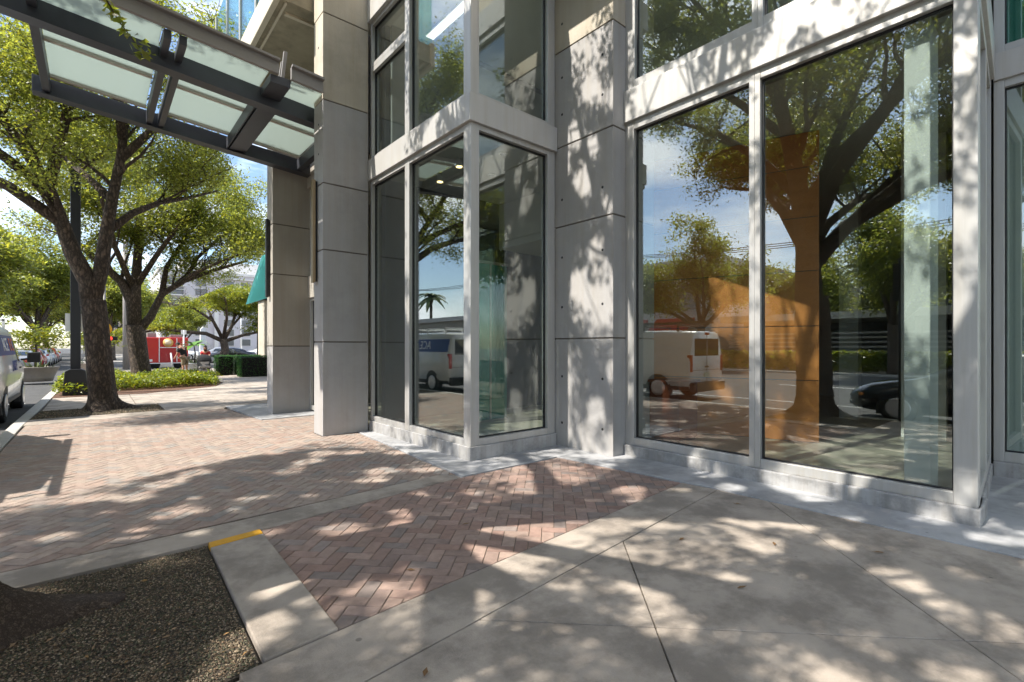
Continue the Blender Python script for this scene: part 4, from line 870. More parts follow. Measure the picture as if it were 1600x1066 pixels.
def planter(x, y, r, h, label, m, leafm, seed, palm=False, group=None):
    t = thing("planter", label, "planter", (x, y, 0), group)
    MB().lathe([(r * .72, 0), (r * .78, h * .3), (r * .98, h * .93), (r, h * .94), (r, h), (r * .92, h), (r * .9, h - .06)], (x, y, 0), 'z', 28).build("pot", m, t)
    MB().lathe([(r * .9, h - .07), (.01, h - .05)], (x, y, 0), 'z', 20).build("soil", M['soil'], t)
    fo = MB(); rg = random.Random(seed)
    for k in range(26):
        a = rg.uniform(0, 6.28); b = rg.uniform(.05, r * .8); p = Vector((x + b * math.cos(a), y + b * math.sin(a), h - .06)); d = Vector((math.cos(a), math.sin(a), 0)); s_ = Vector((-d.y, d.x, 0)); prev = None; ln = rg.uniform(.35, .7); up_ = rg.uniform(.4, 1.2)
        for q in range(5):
            tt = q / 4; c = p + d * (ln * .6 * tt) + Vector((0, 0, ln * up_ * tt - .25 * tt * tt)); wv = .035 * (1 - tt) + .004; cur = (c - s_ * wv, c + s_ * wv)
            if prev: fo.add([prev[0], prev[1], cur[1], cur[0]], [(0, 1, 2, 3)])
            prev = cur
    fo.build("grassy_leaves", M['leaf_fol'], t)
    hh = 1.75 if not palm else 1.3
    MB().tube([(x, y, h - .1), (x + .04, y, h + hh * .4), (x - .02, y + .02, h + hh * .75)], [.045, .035, .02], 7).build("stem", M['bark_far'], t)
    rn = np.random.default_rng(seed)
    if palm:
        fm = MB()
        for k in range(20):
            a = k * 2.4; e = rg.uniform(.0, 1.2); d = Vector((math.cos(a), math.sin(a), 0)); s_ = Vector((-d.y, d.x, 0)); prev = None
            for q in range(6):
                tt = q / 5; c = Vector((x, y, h + hh * .72)) + d * (.95 * tt * math.cos(e * .7)) + Vector((0, 0, .8 * tt * math.sin(e) - .45 * tt * tt)); wv = .14 * (1 - (2 * tt - .9) ** 2 * .9); cur = (c - s_ * wv, c, c + s_ * wv)
                if prev: fm.add([prev[0], prev[1], cur[1], cur[0]], [(0, 1, 2, 3)]); fm.add([prev[1], prev[2], cur[2], cur[1]], [(0, 1, 2, 3)])
                prev = cur
        fm.build("fronds", M['leaf_fol2'], t)
    else:
        C = np.c_[rn.normal(x, .5, 150), rn.normal(y, .5, 150), rn.normal(h + hh * .72, .28, 150)]
        leaves_mesh("crown", C, 9, .12, .16, M['leaf_yellow'], t, seed, tone=(.5, 1.1))
    return t
M['leaf_fol'] = mat("strappy leaf", (.16, .2, .06), .5, noise=.4); M['leaf_fol2'] = mat("bright frond", (.12, .26, .02), .45, noise=.3)
planter(-1.95, 29.0, .78, .62, "large grey planter pot with a small tree at the kerb beyond the van", M['pot'], None, 91)
planter(-.2, 33.5, .6, .62, "grey planter pot half hidden behind the forked oak trunk", M['pot'], None, 92)
planter(4.05, 31.0, .5, .6, "blue grey planter pot with bright palm fronds beside the standing man", M['pot_blue'], None, 93, palm=True)
# strip of grass and low hedge across the road
def farhedge(rg, n): return np.c_[rg.uniform(-22.6, -21.8, n), rg.uniform(-14, 17, n), rg.uniform(0, 1, n) ** .7 * 1.15]
shrub_mass("verge_grass", "tall yellow green grass in a strip across the road, reflected in the windows", "grass", farhedge, 5000, .26, M['leaf_hedge'], 1, None, 74, kind="stuff")

# ------------------------------------------------------------------ street furniture
lp = thing("lamp_post", "black square lamp post behind the forked oak", "lamp post", (-.46, 20.1, 0))
MB().extr([(-.30, 0), (.30, 0), (.24, .74), (.14, .80), (-.14, .80), (-.24, .74)], lambda a, b, q: (-.46 + a, q, b), 19.82, 20.38).build("base", M['post_black'], lp, bevel=.02)
MB().box(-.58, 19.98, .8, -.34, 20.22, 8.4).build("post", M['post_black'], lp, bevel=.015)
MB().bar((-.46, 20.1, 8.2), (-2.4, 20.1, 8.5), .09, .09).build("arm", M['post_black'], lp); MB().box(-3.0, 19.92, 8.42, -2.3, 20.28, 8.56).build("lamp_head", M['post_black'], lp, bevel=.03)
MB().box(-.70, 20.08, 1.95, -.585, 20.12, 2.5).box(-.335, 20.08, 1.95, -.26, 20.12, 2.5).build("banner_plate", M['white'], lp)
sp_ = thing("parking_post", "slim black kerbside post reflected beside the black car", "post", (-.95, 3.1, 0))
MB().tube([(-.95, 2.3, 0), (-.95, 2.3, 3.25)], .045, 10).build("post", M['post_black'], sp_); MB().box(-.97, 2.17, 2.4, -.93, 2.43, 3.15).build("sign_plate", M['post_black'], sp_)
sp_.location = (-.95, 2.3, 0); 
for ch in sp_.children: ch.location.y += .8
sg = thing("pedestrian_signal", "yellow faced round sign over a red lit signal on a thin pole", "traffic signal", (.35, 31.5, 0))
MB().tube([(.35, 31.5, 0), (.35, 31.5, 5.6)], .05, 8).build("pole", M['gutter'], sg)
MB().lathe([(.34, 0), (.34, .03)], (.30, 31.36, 2.35), 'y', 24).build("yellow_sign", M['sign_yellow'], sg)
tr = MB(); tr.lathe([(.17, -.012), (.17, -.004)], (.30, 31.36, 2.35), 'y', 16); tr.build("symbol", M['post_black'], sg); tr = MB(); tr.lathe([(.115, -.02), (.115, -.013)], (.30, 31.36, 2.35), 'y', 16).build("symbol", M['sign_yellow'], sg)
MB().box(.1, 31.2, 1.62, .5, 31.44, 1.98).box(.5, 31.2, 1.78, .85, 31.4, 1.98).build("signal_head", M['post_black'], sg, bevel=.02)
MB().lathe([(.1, 0), (.1, .02)], (.55, 31.17, 1.88), 'y', 12).build("red_lamp", emis("red signal", (1, .05, .03), 1.2), sg)
wp = thing("utility_pole", "weathered pale wooden pole between the two oak trunks", "pole", (1.55, 41, 0))
MB().tube([(1.55, 41, -.1), (1.5, 41, 9.5)], [.19, .13], 10).build("pole", M['wood_pole'], wp)
MB().bar((.5, 41, 8.9), (2.6, 41, 8.9), .1, .12).build("crossarm", M['wood_pole'], wp)
py = thing("entrance_pylon", "pale cream pylon wall with a dark cap beyond the grey column", "pylon", (7.1, 28.9, 0))
MB().box(6.85, 28.3, 0, 7.7, 29.6, 3.95).build("shaft", M['concrete_cream'], py, bevel=.01); MB().box(6.75, 28.2, 3.95, 9, 29.7, 4.12).build("cap", M['gasket'], py)
ob = thing("monument", "slim white stone pillar behind the hedge left of the spreading tree", "pillar", (8.6, 60, 0))
MB().box(8.1, 59.5, 0, 9.1, 60.5, .9).build("plinth", M['white'], ob); MB().extr([(-.3, .9), (.3, .9), (.22, 3.3), (0, 3.55), (-.22, 3.3)], lambda a, b, q: (8.6 + a, q, b), 59.75, 60.25).build("shaft", M['white'], ob)
for i, (x, y, h, lb) in enumerate([(12.6, 62, 7.5, "thin pale flagpole right of the spreading tree"), (12.0, 52, 4.6, "thin dark lamp pole right of the spreading tree trunk")]):
    t = thing("street_pole", lb, "pole", (x, y, 0)); MB().tube([(x, y, 0), (x, y, h)], [.09, .06], 8).build("shaft", M['white' if i == 0 else 'post_black'], t); MB().lathe([(.02, 0), (.13, .03), (.13, .1), (.02, .16)], (x, y, h), 'z', 12).build("finial", M['white' if i == 0 else 'post_black'], t)
# fallen leaves on the pavement
def litter(rg, n): return np.c_[rg.uniform(-.95, .56, n), rg.uniform(2.5, 4.24, n), np.full(n, .004)]
M['dry'] = mat("dry leaf litter", (.17, .11, .06), .75, attr=True)
tag(leaves_mesh("leaf_litter", litter(np.random.default_rng(14), 230), 1, .0001, .034, M['dry'], None, 14, tone=(.4, 1.5), updir=3.0, warm=.1), "dry brown oak leaf litter strewn over the gravel of the tree bed", "leaf litter", kind="stuff")
rf = random.Random(9)
for (x, y, lb) in [(3.03, 1.36, "single dry leaf lying near the slab joint at lower centre"), (4.3, .95, "single dry leaf lying near the pale apron at right"), (1.15, 1.95, "small dry leaf on the concrete band at the bottom"), (4.62, 2.1, "small dry leaf beside the first diagonal joint"), (3.45, 2.0, "small dry leaf on the shaded slab"), (2.35, 3.35, "dark dry leaf on the front bricks"), (1.6, 2.9, "small dark leaf at the front tip of the bricks"), (3.9, 1.5, "tiny brown leaf in the sun on the slab")]:
    a = rf.uniform(0, 6); c, s = math.cos(a), math.sin(a); m = MB(); P = lambda u, v, z: (x + u * c - v * s, y + u * s + v * c, z)
    m.add([P(-.032, 0, .006), P(-.006, .013, .012), P(.032, 0, .008), P(-.006, -.013, .01), P(-.05, .002, .012)], [(0, 3, 2, 1), (0, 4, 3)]); tag(m.build("fallen_leaf", mat("dry leaf", (.24, .13, .05), .7, noise=.4, nscale=30)), lb, "leaf", "fallen leaves on the pavement")

# ------------------------------------------------------------------ vehicles
class Loft:
    """vehicle shell: rings across X at stations along Y; ring points from sill over the roof to the other sill"""
    def __init__(s, st): s.st = st     # (y, zb, wb, zm, wm, zs, ws, zr, wr)
    def ring(s, k):
        y, zb, wb, zm, wm, zs, ws, zr, wr = s.st[k]
        h = [(wb * .9, zb), (wb, zb + .06), (wm, zm), (wm - .005, (zm + zs) / 2), (ws, zs), (wr + (ws - wr) * .35, zs + (zr - zs) * .75), (wr, zs + (zr - zs) * .93), (wr * .8, zr), (0, zr + .015)]
        return [(-x, y, z) for x, z in h] + [(x, y, z) for x, z in h[-2::-1]]
    def shell(s, mb, m=0):
        n = len(s.ring(0)); v = []; f = []
        for k in range(len(s.st)): v += s.ring(k)
        for k in range(len(s.st) - 1):
            for i in range(n - 1): f.append((k * n + i, k * n + i + 1, (k + 1) * n + i + 1, (k + 1) * n + i))
            f.append((k * n + n - 1, k * n, (k + 1) * n, (k + 1) * n + n - 1))
        f.append(tuple(range(n))); f.append(tuple(range((len(s.st) - 1) * n, len(s.st) * n))[::-1])
        mb.add(v, f, m, True)
    def side_x(s, y, z):
        """half width of the shell at (y, z)"""
        for k in range(len(s.st) - 1):
            y0, y1 = s.st[k][0], s.st[k + 1][0]
            if min(y0, y1) - 1e-6 <= y <= max(y0, y1) + 1e-6:
                t = (y - y0) / (y1 - y0 + 1e-9); hw = []
                for q in (k, k + 1):
                    r = s.ring(q)[9:][::-1] if False else [(-p[0], p[2]) for p in s.ring(q)[:9]]
                    w_ = r[0][0]
                    for a, b in zip(r, r[1:]):
                        if a[1] <= z <= b[1]: w_ = a[0] + (b[0] - a[0]) * (z - a[1]) / (b[1] - a[1] + 1e-9); break
                    hw.append(w_)
                return hw[0] + (hw[1] - hw[0]) * t
        return 0
    def patch(s, mb, poly_rows, sign, off=.006, m=0, nz=4, ny=6):
        """side panel given as (y0, y1) at bottom z0 and top z1: follows the shell"""
        (z0, ya, yb), (z1, yc, yd) = poly_rows; v = []; f = []
        for i in range(nz + 1):
            t = i / nz; z = z0 + (z1 - z0) * t
            for j in range(ny + 1):
                q = j / ny; y = (ya + (yb - ya) * q) * (1 - t) + (yc + (yd - yc) * q) * t; v.append((sign * (s.side_x(y, z) + off), y, z))
        for i in range(nz):
            for j in range(ny): a = i * (ny + 1) + j; f.append((a, a + 1, a + ny + 2, a + ny + 1))
        b = len(v); v += [(sign * (abs(x) - .02), y, z) for x, y, z in v]; f += [tuple(b + k for k in q[::-1]) for q in f]
        mb.add(v, f, m, True)
def wheel(root, x, y, r, w, sign):
    t = MB(); t.lathe([(r * .62, -w / 2), (r * .93, -w / 2), (r, -w / 2 + .03), (r, w / 2 - .03), (r * .93, w / 2), (r * .62, w / 2)], (x, y, r), 'x', 28); wo = t.build("wheel", M['tyre'], root)
    f = MB(); xo = x + sign * w / 2
    f.lathe([(r * .62, -.0), (r * .66, .0), (r * .66, .012), (r * .58, .012)], (xo, y, r), 'x', 28) if sign > 0 else f.lathe([(r * .62, 0), (r * .66, 0), (r * .66, -.012), (r * .58, -.012)], (xo, y, r), 'x', 28)
    f.lathe([(r * .6, -sign * .07), (.01, -sign * .06)], (xo, y, r), 'x', 20, 1)
    for k in range(10):
        a = k * math.pi / 5; f.bar((xo - sign * .004, y + .05 * math.cos(a), r + .05 * math.sin(a)), (xo - sign * .004, y + r * .6 * math.cos(a), r + r * .6 * math.sin(a)), .028, .02, 0, up=(1, 0, 0))
    f.lathe([(.065, -.03), (.065, .006), (.03, .012)], (xo, y, r), 'x', 14)
    f.build("rim", [M['rim'], M['black_plastic']], wo); return wo
def arches(ld, root, ys, r, m='black_plastic'):  # dark patches on the body stand in for the shade inside open arches
    for y in ys:
        for sg_ in (-1, 1):
            mb = MB(); v = []; n = 22; x = ld.side_x(y, r + .1)
            ang = [math.pi * k / n for k in range(n + 1)]; v = []
            for q in (0, 1):
                for a in ang: zz = r + 1.16 * r * math.sin(a); v.append((sg_ * (ld.side_x(y + 1.16 * r * math.cos(a), min(zz, r * 2.1)) + .004 - q * .1), y + 1.16 * r * math.cos(a), zz))
                v.append((sg_ * (x + .004 - q * .1), y - 1.16 * r, r * .55)); v.append((sg_ * (x + .004 - q * .1), y + 1.16 * r, r * .55))
            k = n + 3; mb.add(v, [tuple(range(k)), tuple(range(k, 2 * k))[::-1]] + [(i, (i + 1) % k, k + (i + 1) % k, k + i) for i in range(k)]); mb.build("wheel_arch", M[m], root)
def van(label, x, y0, colr, stripe):
    """rear at y0, nose towards +Y, centre line at x"""
    t = thing("parked_van", label, "van", (0, 0, 0)); L_ = 5.35
    st = [(0, .4, .86, .95, .98, 1.30, .93, 2.02, .70), (.04, .32, .92, .95, 1.0, 1.30, .96, 2.05, .76), (1.0, .29, .95, .95, 1.01, 1.30, .97, 2.1, .80), (2.6, .29, .95, .95, 1.01, 1.30, .97, 2.1, .80), (3.45, .29, .95, .95, 1.01, 1.30, .965, 2.07, .78), (3.85, .29, .95, .95, 1.0, 1.28, .95, 1.86, .74), (4.3, .29, .94, .92, .99, 1.2, .91, 1.42, .70), (4.55, .29, .93, .9, .98, 1.12, .88, 1.24, .66), (5.1, .32, .88, .82, .93, 1.0, .84, 1.10, .62), (5.3, .4, .78, .75, .82, .86, .76, .94, .55)]
    ld = Loft(st); b = MB(); ld.shell(b); body = b.build("body", M[colr], t)
    arches(ld, t, (1.05, 4.35), .36)
    for yy in (1.05, 4.35):
        for sg_ in (-1, 1): wheel(t, sg_ * .86, yy, .36, .24, sg_)
    for sg_ in (-1, 1):
        m = MB(); ld.patch(m, [(1.26, 3.2, 4.14), (1.82, 3.2, 3.72)], sg_); m.build("side_window", M['car_glass'], t)
        d = MB()
        for yy in (2.28, 3.1): ld.patch(d, [(.55, yy, yy + .014), (1.85, yy, yy + .014)], sg_, .0035, ny=1)
        d.build("door_seam", M['black_plastic'], t)
        h = MB(); h.box(sg_ * 1.0, 3.16, 1.08, sg_ * 1.035, 3.36, 1.12); h.build("door_handle", M['black_plastic'], t, bevel=.008)
        mr = MB(); mr.bar((sg_ * .95, 4.05, 1.27), (sg_ * 1.13, 4.02, 1.3), .05, .05); mr.box(sg_ * 1.08, 3.92, 1.2, sg_ * 1.33, 4.09, 1.46); mr.build("wing_mirror", M['black_plastic'], t, bevel=.03)
        tl = MB(); tl.box(sg_ * .85, -.025, .86, sg_ * .965, .1, 1.36); tl.build("tail_light", M['red_lens'], t, bevel=.012)
        hl = MB(); hl.box(sg_ * .55, 5.18, .76, sg_ * .83, 5.29, .93); hl.build("headlight", M['clear_lens'], t, bevel=.02)
        lo = MB(); ld.patch(lo, [(.32, .05, 5.0), (.44, .05, 5.0)], sg_, .012, ny=12); lo.build("sill_trim", M['black_plastic'], t)
    wsv = [(-.72, 3.93, 1.79), (.72, 3.93, 1.79), (.84, 4.42, 1.31), (-.84, 4.42, 1.31)]
    MB().add([(x_, y_ + .0, z_ + .045) for x_, y_, z_ in wsv] + [(x_, y_ - .02, z_ + .0) for x_, y_, z_ in wsv], [(0, 1, 2, 3), (7, 6, 5, 4), (0, 4, 5, 1), (1, 5, 6, 2), (2, 6, 7, 3), (3, 7, 4, 0)]).build("windscreen", M['car_glass'], t)
    MB().box(-.93, -.12, .28, .93, .06, .56).build("rear_bumper", M['black_plastic'], t, bevel=.03)
    MB().box(-.86, 5.2, .28, .86, 5.4, .6).build("front_bumper", M['black_plastic'], t, bevel=.04)
    MB().box(-.5, 5.26, .66, .5, 5.34, .84).build("grille", M['black_plastic'], t, bevel=.02)
    rw = MB(); rw.box(-.72, -.012, 1.33, -.03, .0, 1.85).box(.03, -.012, 1.33, .72, 0, 1.85); rw.build("rear_window", M['car_glass'], t, bevel=.004)
    se = MB(); se.box(-.008, -.008, .58, .008, .0, 1.98).box(-.86, -.006, .9, .86, 0, .912); se.build("door_seam", M['black_plastic'], t)
    MB().box(-.16, -.02, .7, .16, -.004, .84).build("number_plate", mat("pale green plate", (.5, .62, .5), .5), t); MB().box(-.09, -.03, .98, .12, -.002, 1.03).build("rear_handle", M['black_plastic'], t, bevel=.006)
    MB().box(-.13, -.02, 1.96, .13, .02, 2.03).build("brake_light", M['red_lens'], t)
    rk = MB()
    for yy in (.5, 1.7, 2.9): rk.bar((-.78, yy, 2.24), (.78, yy, 2.24), .05, .05).bar((-.76, yy, 2.05), (-.76, yy, 2.27), .05, .05).bar((.76, yy, 2.05), (.76, yy, 2.27), .05, .05)
    rk.build("roof_rack", M['white' if stripe else 'black_plastic'], t, bevel=.004)
    if stripe:
        for sg_ in (-1, 1):
            m = MB(); ld.patch(m, [(1.42, .12, 3.16), (1.86, .12, 3.18)], sg_, .005, nz=6, ny=14); so_ = m.build("side_stripe", M['blue_stripe'], t)
            m = MB(); ld.patch(m, [(1.215, 3.17, 3.9), (1.245, 3.17, 3.9)], sg_, .005, nz=2, ny=8); m.build("side_stripe", M['blue_stripe'], t)
    t.location = (x, y0, -.12)
    return t, ld
V1, ld1 = van("white van with a blue lettered stripe parked at the kerb, left edge of the photo", -2.42, 13.75, 'white_paint', True)
V2, ld2 = van("plain white van with a black roof rack, reflected in the left tall window", -2.75, 7.3, 'white_paint', False)
lad = thing("ladder", "dark ladder lying on the plain white van's roof rack", "ladder", (-2.2, 6.9, 2.2))
lm = MB(); lm.bar((-2.55, 7.0, 2.2), (-2.55, 10.9, 2.2), .05, .07).bar((-2.15, 7.0, 2.2), (-2.15, 10.9, 2.2), .05, .07)
for k in range(12): lm.bar((-2.55, 7.15 + k * .32, 2.2), (-2.15, 7.15 + k * .32, 2.2), .03, .03)
lm.build("frame", M['black_plastic'], lad)
# lettering on the striped van
def text3d(body, size, m, parent, mtx, name="lettering", ext=.004):
    cu = bpy.data.curves.new(name, 'FONT'); cu.body = body; cu.size = size; cu.extrude = ext; cu.align_x = 'CENTER'; cu.align_y = 'CENTER'
    tmp = bpy.data.objects.new("tmp", cu); COL.objects.link(tmp); dg = bpy.context.evaluated_depsgraph_get(); dg.update()
    me = bpy.data.meshes.new_from_object(tmp.evaluated_get(dg)); bpy.data.objects.remove(tmp); me.transform(mtx); me.materials.clear(); me.materials.append(m)
    o = bpy.data.objects.new(name, me); COL.objects.link(o); o.parent = parent; return o
def side_mtx(y, z, lean=.14): return Matrix.Translation((ld1.side_x(y, z) + .013, y, z)) @ Matrix.Rotation(-lean, 4, 'Y') @ Matrix(((0, 0, 1, 0), (1, 0, 0, 0), (0, 1, 0, 0), (0, 0, 0, 1)))
text3d("ACE", .42, M['white_vinyl'], V1, side_mtx(1.6, 1.64, .2)); text3d("E", .42, M['orange_vinyl'], V1, side_mtx(2.35, 1.64, .2)); text3d("C", .42, M['orange_vinyl'], V1, side_mtx(2.75, 1.64, .2))
text3d("LHCE", .34, M['blue_stripe'], V1, side_mtx(2.3, 1.16, .04)); 
def car(label, cat_name, x, y, zr, paint, group=None, rot=0):
    """low saloon, nose towards +Y from its rear at y=0"""
    t = thing(cat_name, label, "car", (0, 0, 0), group)
    st = [(0, .42, .70, .62, .76, .76, .70, .90, .55), (.12, .3, .82, .62, .88, .80, .80, .98, .62), (.75, .24, .87, .62, .92, .84, .84, 1.04, .64), (1.25, .22, .87, .62, .92, .88, .85, 1.32, .58), (1.9, .22, .87, .62, .92, .9, .86, 1.42, .60), (2.45, .22, .87, .62, .92, .9, .86, 1.38, .60), (3.05, .22, .87, .62, .92, .88, .85, 1.05, .66), (3.35, .22, .87, .6, .92, .84, .83, .95, .66), (4.1, .24, .85, .56, .90, .74, .78, .82, .6), (4.42, .28, .76, .5, .82, .64, .70, .70, .52), (4.5, .34, .64, .48, .70, .58, .6, .63, .45)]
    ld = Loft(st); b = MB(); ld.shell(b); b.build("body", M[paint], t); arches(ld, t, (.85, 3.6), .33)
    for yy in (.85, 3.6):
        for s_ in (-1, 1): wheel(t, s_ * .81, yy, .33, .21, s_)
    for s_ in (-1, 1):
        m = MB(); ld.patch(m, [(.93, 1.05, 2.75), (1.28, 1.5, 2.4)], s_); m.build("side_window", M['car_glass'], t)
        hl = MB(); hl.box(s_ * .42, 4.3, .52, s_ * .72, 4.45, .66); hl.build("headlight", M['clear_lens'], t, bevel=.03)
        am = MB(); am.box(s_ * .80, 4.14, .55, s_ * .872, 4.3, .61); am.build("side_marker", M['amber_lens'], t, bevel=.008)
        tl = MB(); tl.box(s_ * .42, -.015, .66, s_ * .74, .06, .82); tl.build("tail_light", M['red_lens'], t, bevel=.015)
        mr = MB(); mr.box(s_ * .9, 2.62, .9, s_ * 1.04, 2.76, 1.04); mr.build("wing_mirror", M[paint], t, bevel=.03)
    for nm, a, b_ in (("windscreen", (2.5, 1.385), (3.12, 1.03)), ("rear_window", (1.15, 1.27), (.78, 1.07))):
        v = [(-.54, a[0], a[1]), (.54, a[0], a[1]), (.62, b_[0], b_[1]), (-.62, b_[0], b_[1])]; MB().add([(p, q, r_ + .02) for p, q, r_ in v] + [(p, q, r_ - .02) for p, q, r_ in v], [(0, 1, 2, 3), (7, 6, 5, 4), (0, 4, 5, 1), (1, 5, 6, 2), (2, 6, 7, 3), (3, 7, 4, 0)]).build(nm, M['car_glass'], t)
    MB().box(-.6, 4.4, .32, .6, 4.53, .5).build("grille", M['black_plastic'], t, bevel=.02); MB().box(-.15, -.03, .62, .15, .005, .74).build("number_plate", M['white'], t)
    t.location = (x, y, zr); t.rotation_euler.z = rot
    return t
BC = car("black low car with silver wheels parked at the kerb, reflected in the right window", "parked_car", -2.35, -1.15, -.12, 'black_paint')
gc = "cars parked along the distant kerb"
K0 = car("silver parked car nearest behind the planter, distant left", "parked_car", -3.6, 40, -.12, 'grey_paint', gc)
K1 = car("dark red parked car second from the planter, distant left", "parked_car", -3.6, 46, -.12, 'red_paint', gc)
K2 = car("white parked car third from the planter, distant left", "parked_car", -3.6, 52, -.12, 'white_paint', gc)
for src, x, y, lb in ((K0, -3.6, 58, "silver parked car fourth from the planter, distant left"), (K1, -3.7, 64.5, "red parked car fifth from the planter, distant left"), (K2, -3.8, 71, "white parked car farthest from the planter, distant left")):
    c = copy_tree(src); c.location = (x, y, -.12); c["label"] = lb
gl_ = "cars in the lot beyond the hedge"
for src, x, y, rz, lb in ((K2, 6.2, 62, 1.57, "white car behind the standing man in the lot"), (K0, 10.8, 66, 1.57, "silver car behind the white pillar in the lot"), (BC, 9.6, 52, 1.4, "black car beside the spreading tree trunk in the lot"), (K2, 14.5, 62, 1.57, "white car right of the spreading tree in the lot"), (K0, 17.2, 58, 1.5, "pale car left of the cream pylon in the lot")):
    c = copy_tree(src); c.location = (x + 2.2, y, -.05); c.rotation_euler.z = rz; c["label"] = lb; c["group"] = gl_
# red food trailer
rt = thing("food_trailer", "bright red trailer with a round gold emblem parked across the cross street", "trailer", (3.6, 41.5, -.05))
MB().box(2.35, 41, .35, 5.0, 43, 2.1).build("body", M['red_paint'], rt, bevel=.05)
cm = MB()
cm.box(2.32, 40.97, .33, 2.47, 41.1, 2.12).box(3.3, 40.97, .4, 3.35, 40.995, 2.05).box(4.3, 40.97, .4, 4.35, 40.995, 2.05).box(3.35, 40.97, 1.38, 4.3, 40.995, 1.43).box(2.32, 40.96, .3, 5.02, 41.02, .36)
cm.build("trim", M['white'], rt)
MB().box(3.37, 40.978, .42, 4.28, 40.998, 1.36).build("door", mat("darker red door", (.36, .015, .02), .35, coat=.5), rt)
em = MB(); em.lathe([(.3, 0), (.3, .03)], (3.82, 40.94, 1.74), 'y', 24); em.build("emblem", M['gold'], rt)
em = MB(); em.lathe([(.19, -.012), (.19, -.002)], (3.82, 40.94, 1.76), 'y', 18); em.build("emblem", mat("pale emblem centre", (.75, .6, .4), .5), rt)
MB().box(2.55, 40.97, .45, 2.95, 40.99, .6).build("plate", M['white'], rt)
for x in (3.1, 4.4): MB().lathe([(.3, -.1), (.3, .1)], (x, 41.15, .25), 'y', 18).build("wheel", M['tyre'], rt)
MB().box(2.7, 41.5, 2.1, 3.2, 42.2, 2.42).build("roof_vent", M['gutter'], rt, bevel=.03); MB().box(4.0, 41.6, 2.1, 4.7, 42.4, 2.3).build("roof_vent", M['gutter'], rt, bevel=.03)
MB().bar((5.0, 42, .5), (6.1, 42, .5), .1, .1).build("tow_bar", M['black_plastic'], rt)
rp = thing("bollard", "thin white leaning post in front of the red trailer", "post", (3.9, 39.6, 0)); MB().tube([(3.95, 39.6, 0), (3.85, 39.6, 1.0)], .05, 8).build("shaft", M['white'], rp); MB().ell((3.85, 39.6, 1.0), (.06, .06, .05), 8).build("cap", M['white'], rp)
rp = thing("street_pole", "thin white pole at the right end of the red trailer", "pole", (4.6, 39.9, 0)); MB().tube([(4.6, 39.9, 0), (4.6, 39.9, 2.6)], .05, 8).build("shaft", M['white'], rp); MB().box(4.45, 39.87, 2.3, 4.75, 39.92, 2.6).build("sign_plate", M['white'], rp)

# ------------------------------------------------------------------ people
def skin_body(name, joints, edges, m, parent, loc, rz, sub=1):
    """joints: {key: (x, y, z, r)}; grown as one surface with a Skin modifier, then applied"""
    keys = list(joints); me = bpy.data.meshes.new(name); me.from_pydata([joints[k][:3] for k in keys], [(keys.index(a), keys.index(b)) for a, b in edges], [])
    o = bpy.data.objects.new(name, me); COL.objects.link(o); o.modifiers.new("skin", 'SKIN'); ly = me.skin_vertices[0] if me.skin_vertices else None
    if ly is None:
        bpy.context.view_layer.objects.active = o; o.select_set(True); bpy.ops.mesh.customdata_skin_add(); ly = me.skin_vertices[0]
    for i, k in enumerate(keys): r = joints[k][3]; ly.data[i].radius = (r if not hasattr(r, '__len__') else r[0], r if not hasattr(r, '__len__') else r[1])
    ly.data[0].use_root = True
    sb = o.modifiers.new("sub", 'SUBSURF'); sb.levels = sub; sb.render_levels = sub
    dg = bpy.context.evaluated_depsgraph_get(); dg.update(); m2 = bpy.data.meshes.new_from_object(o.evaluated_get(dg)); bpy.data.objects.remove(o)
    m2.materials.clear(); m2.materials.append(m); m2.polygons.foreach_set("use_smooth", [True] * len(m2.polygons))
    o = bpy.data.objects.new(name, m2); COL.objects.link(o); o.parent = parent; return o
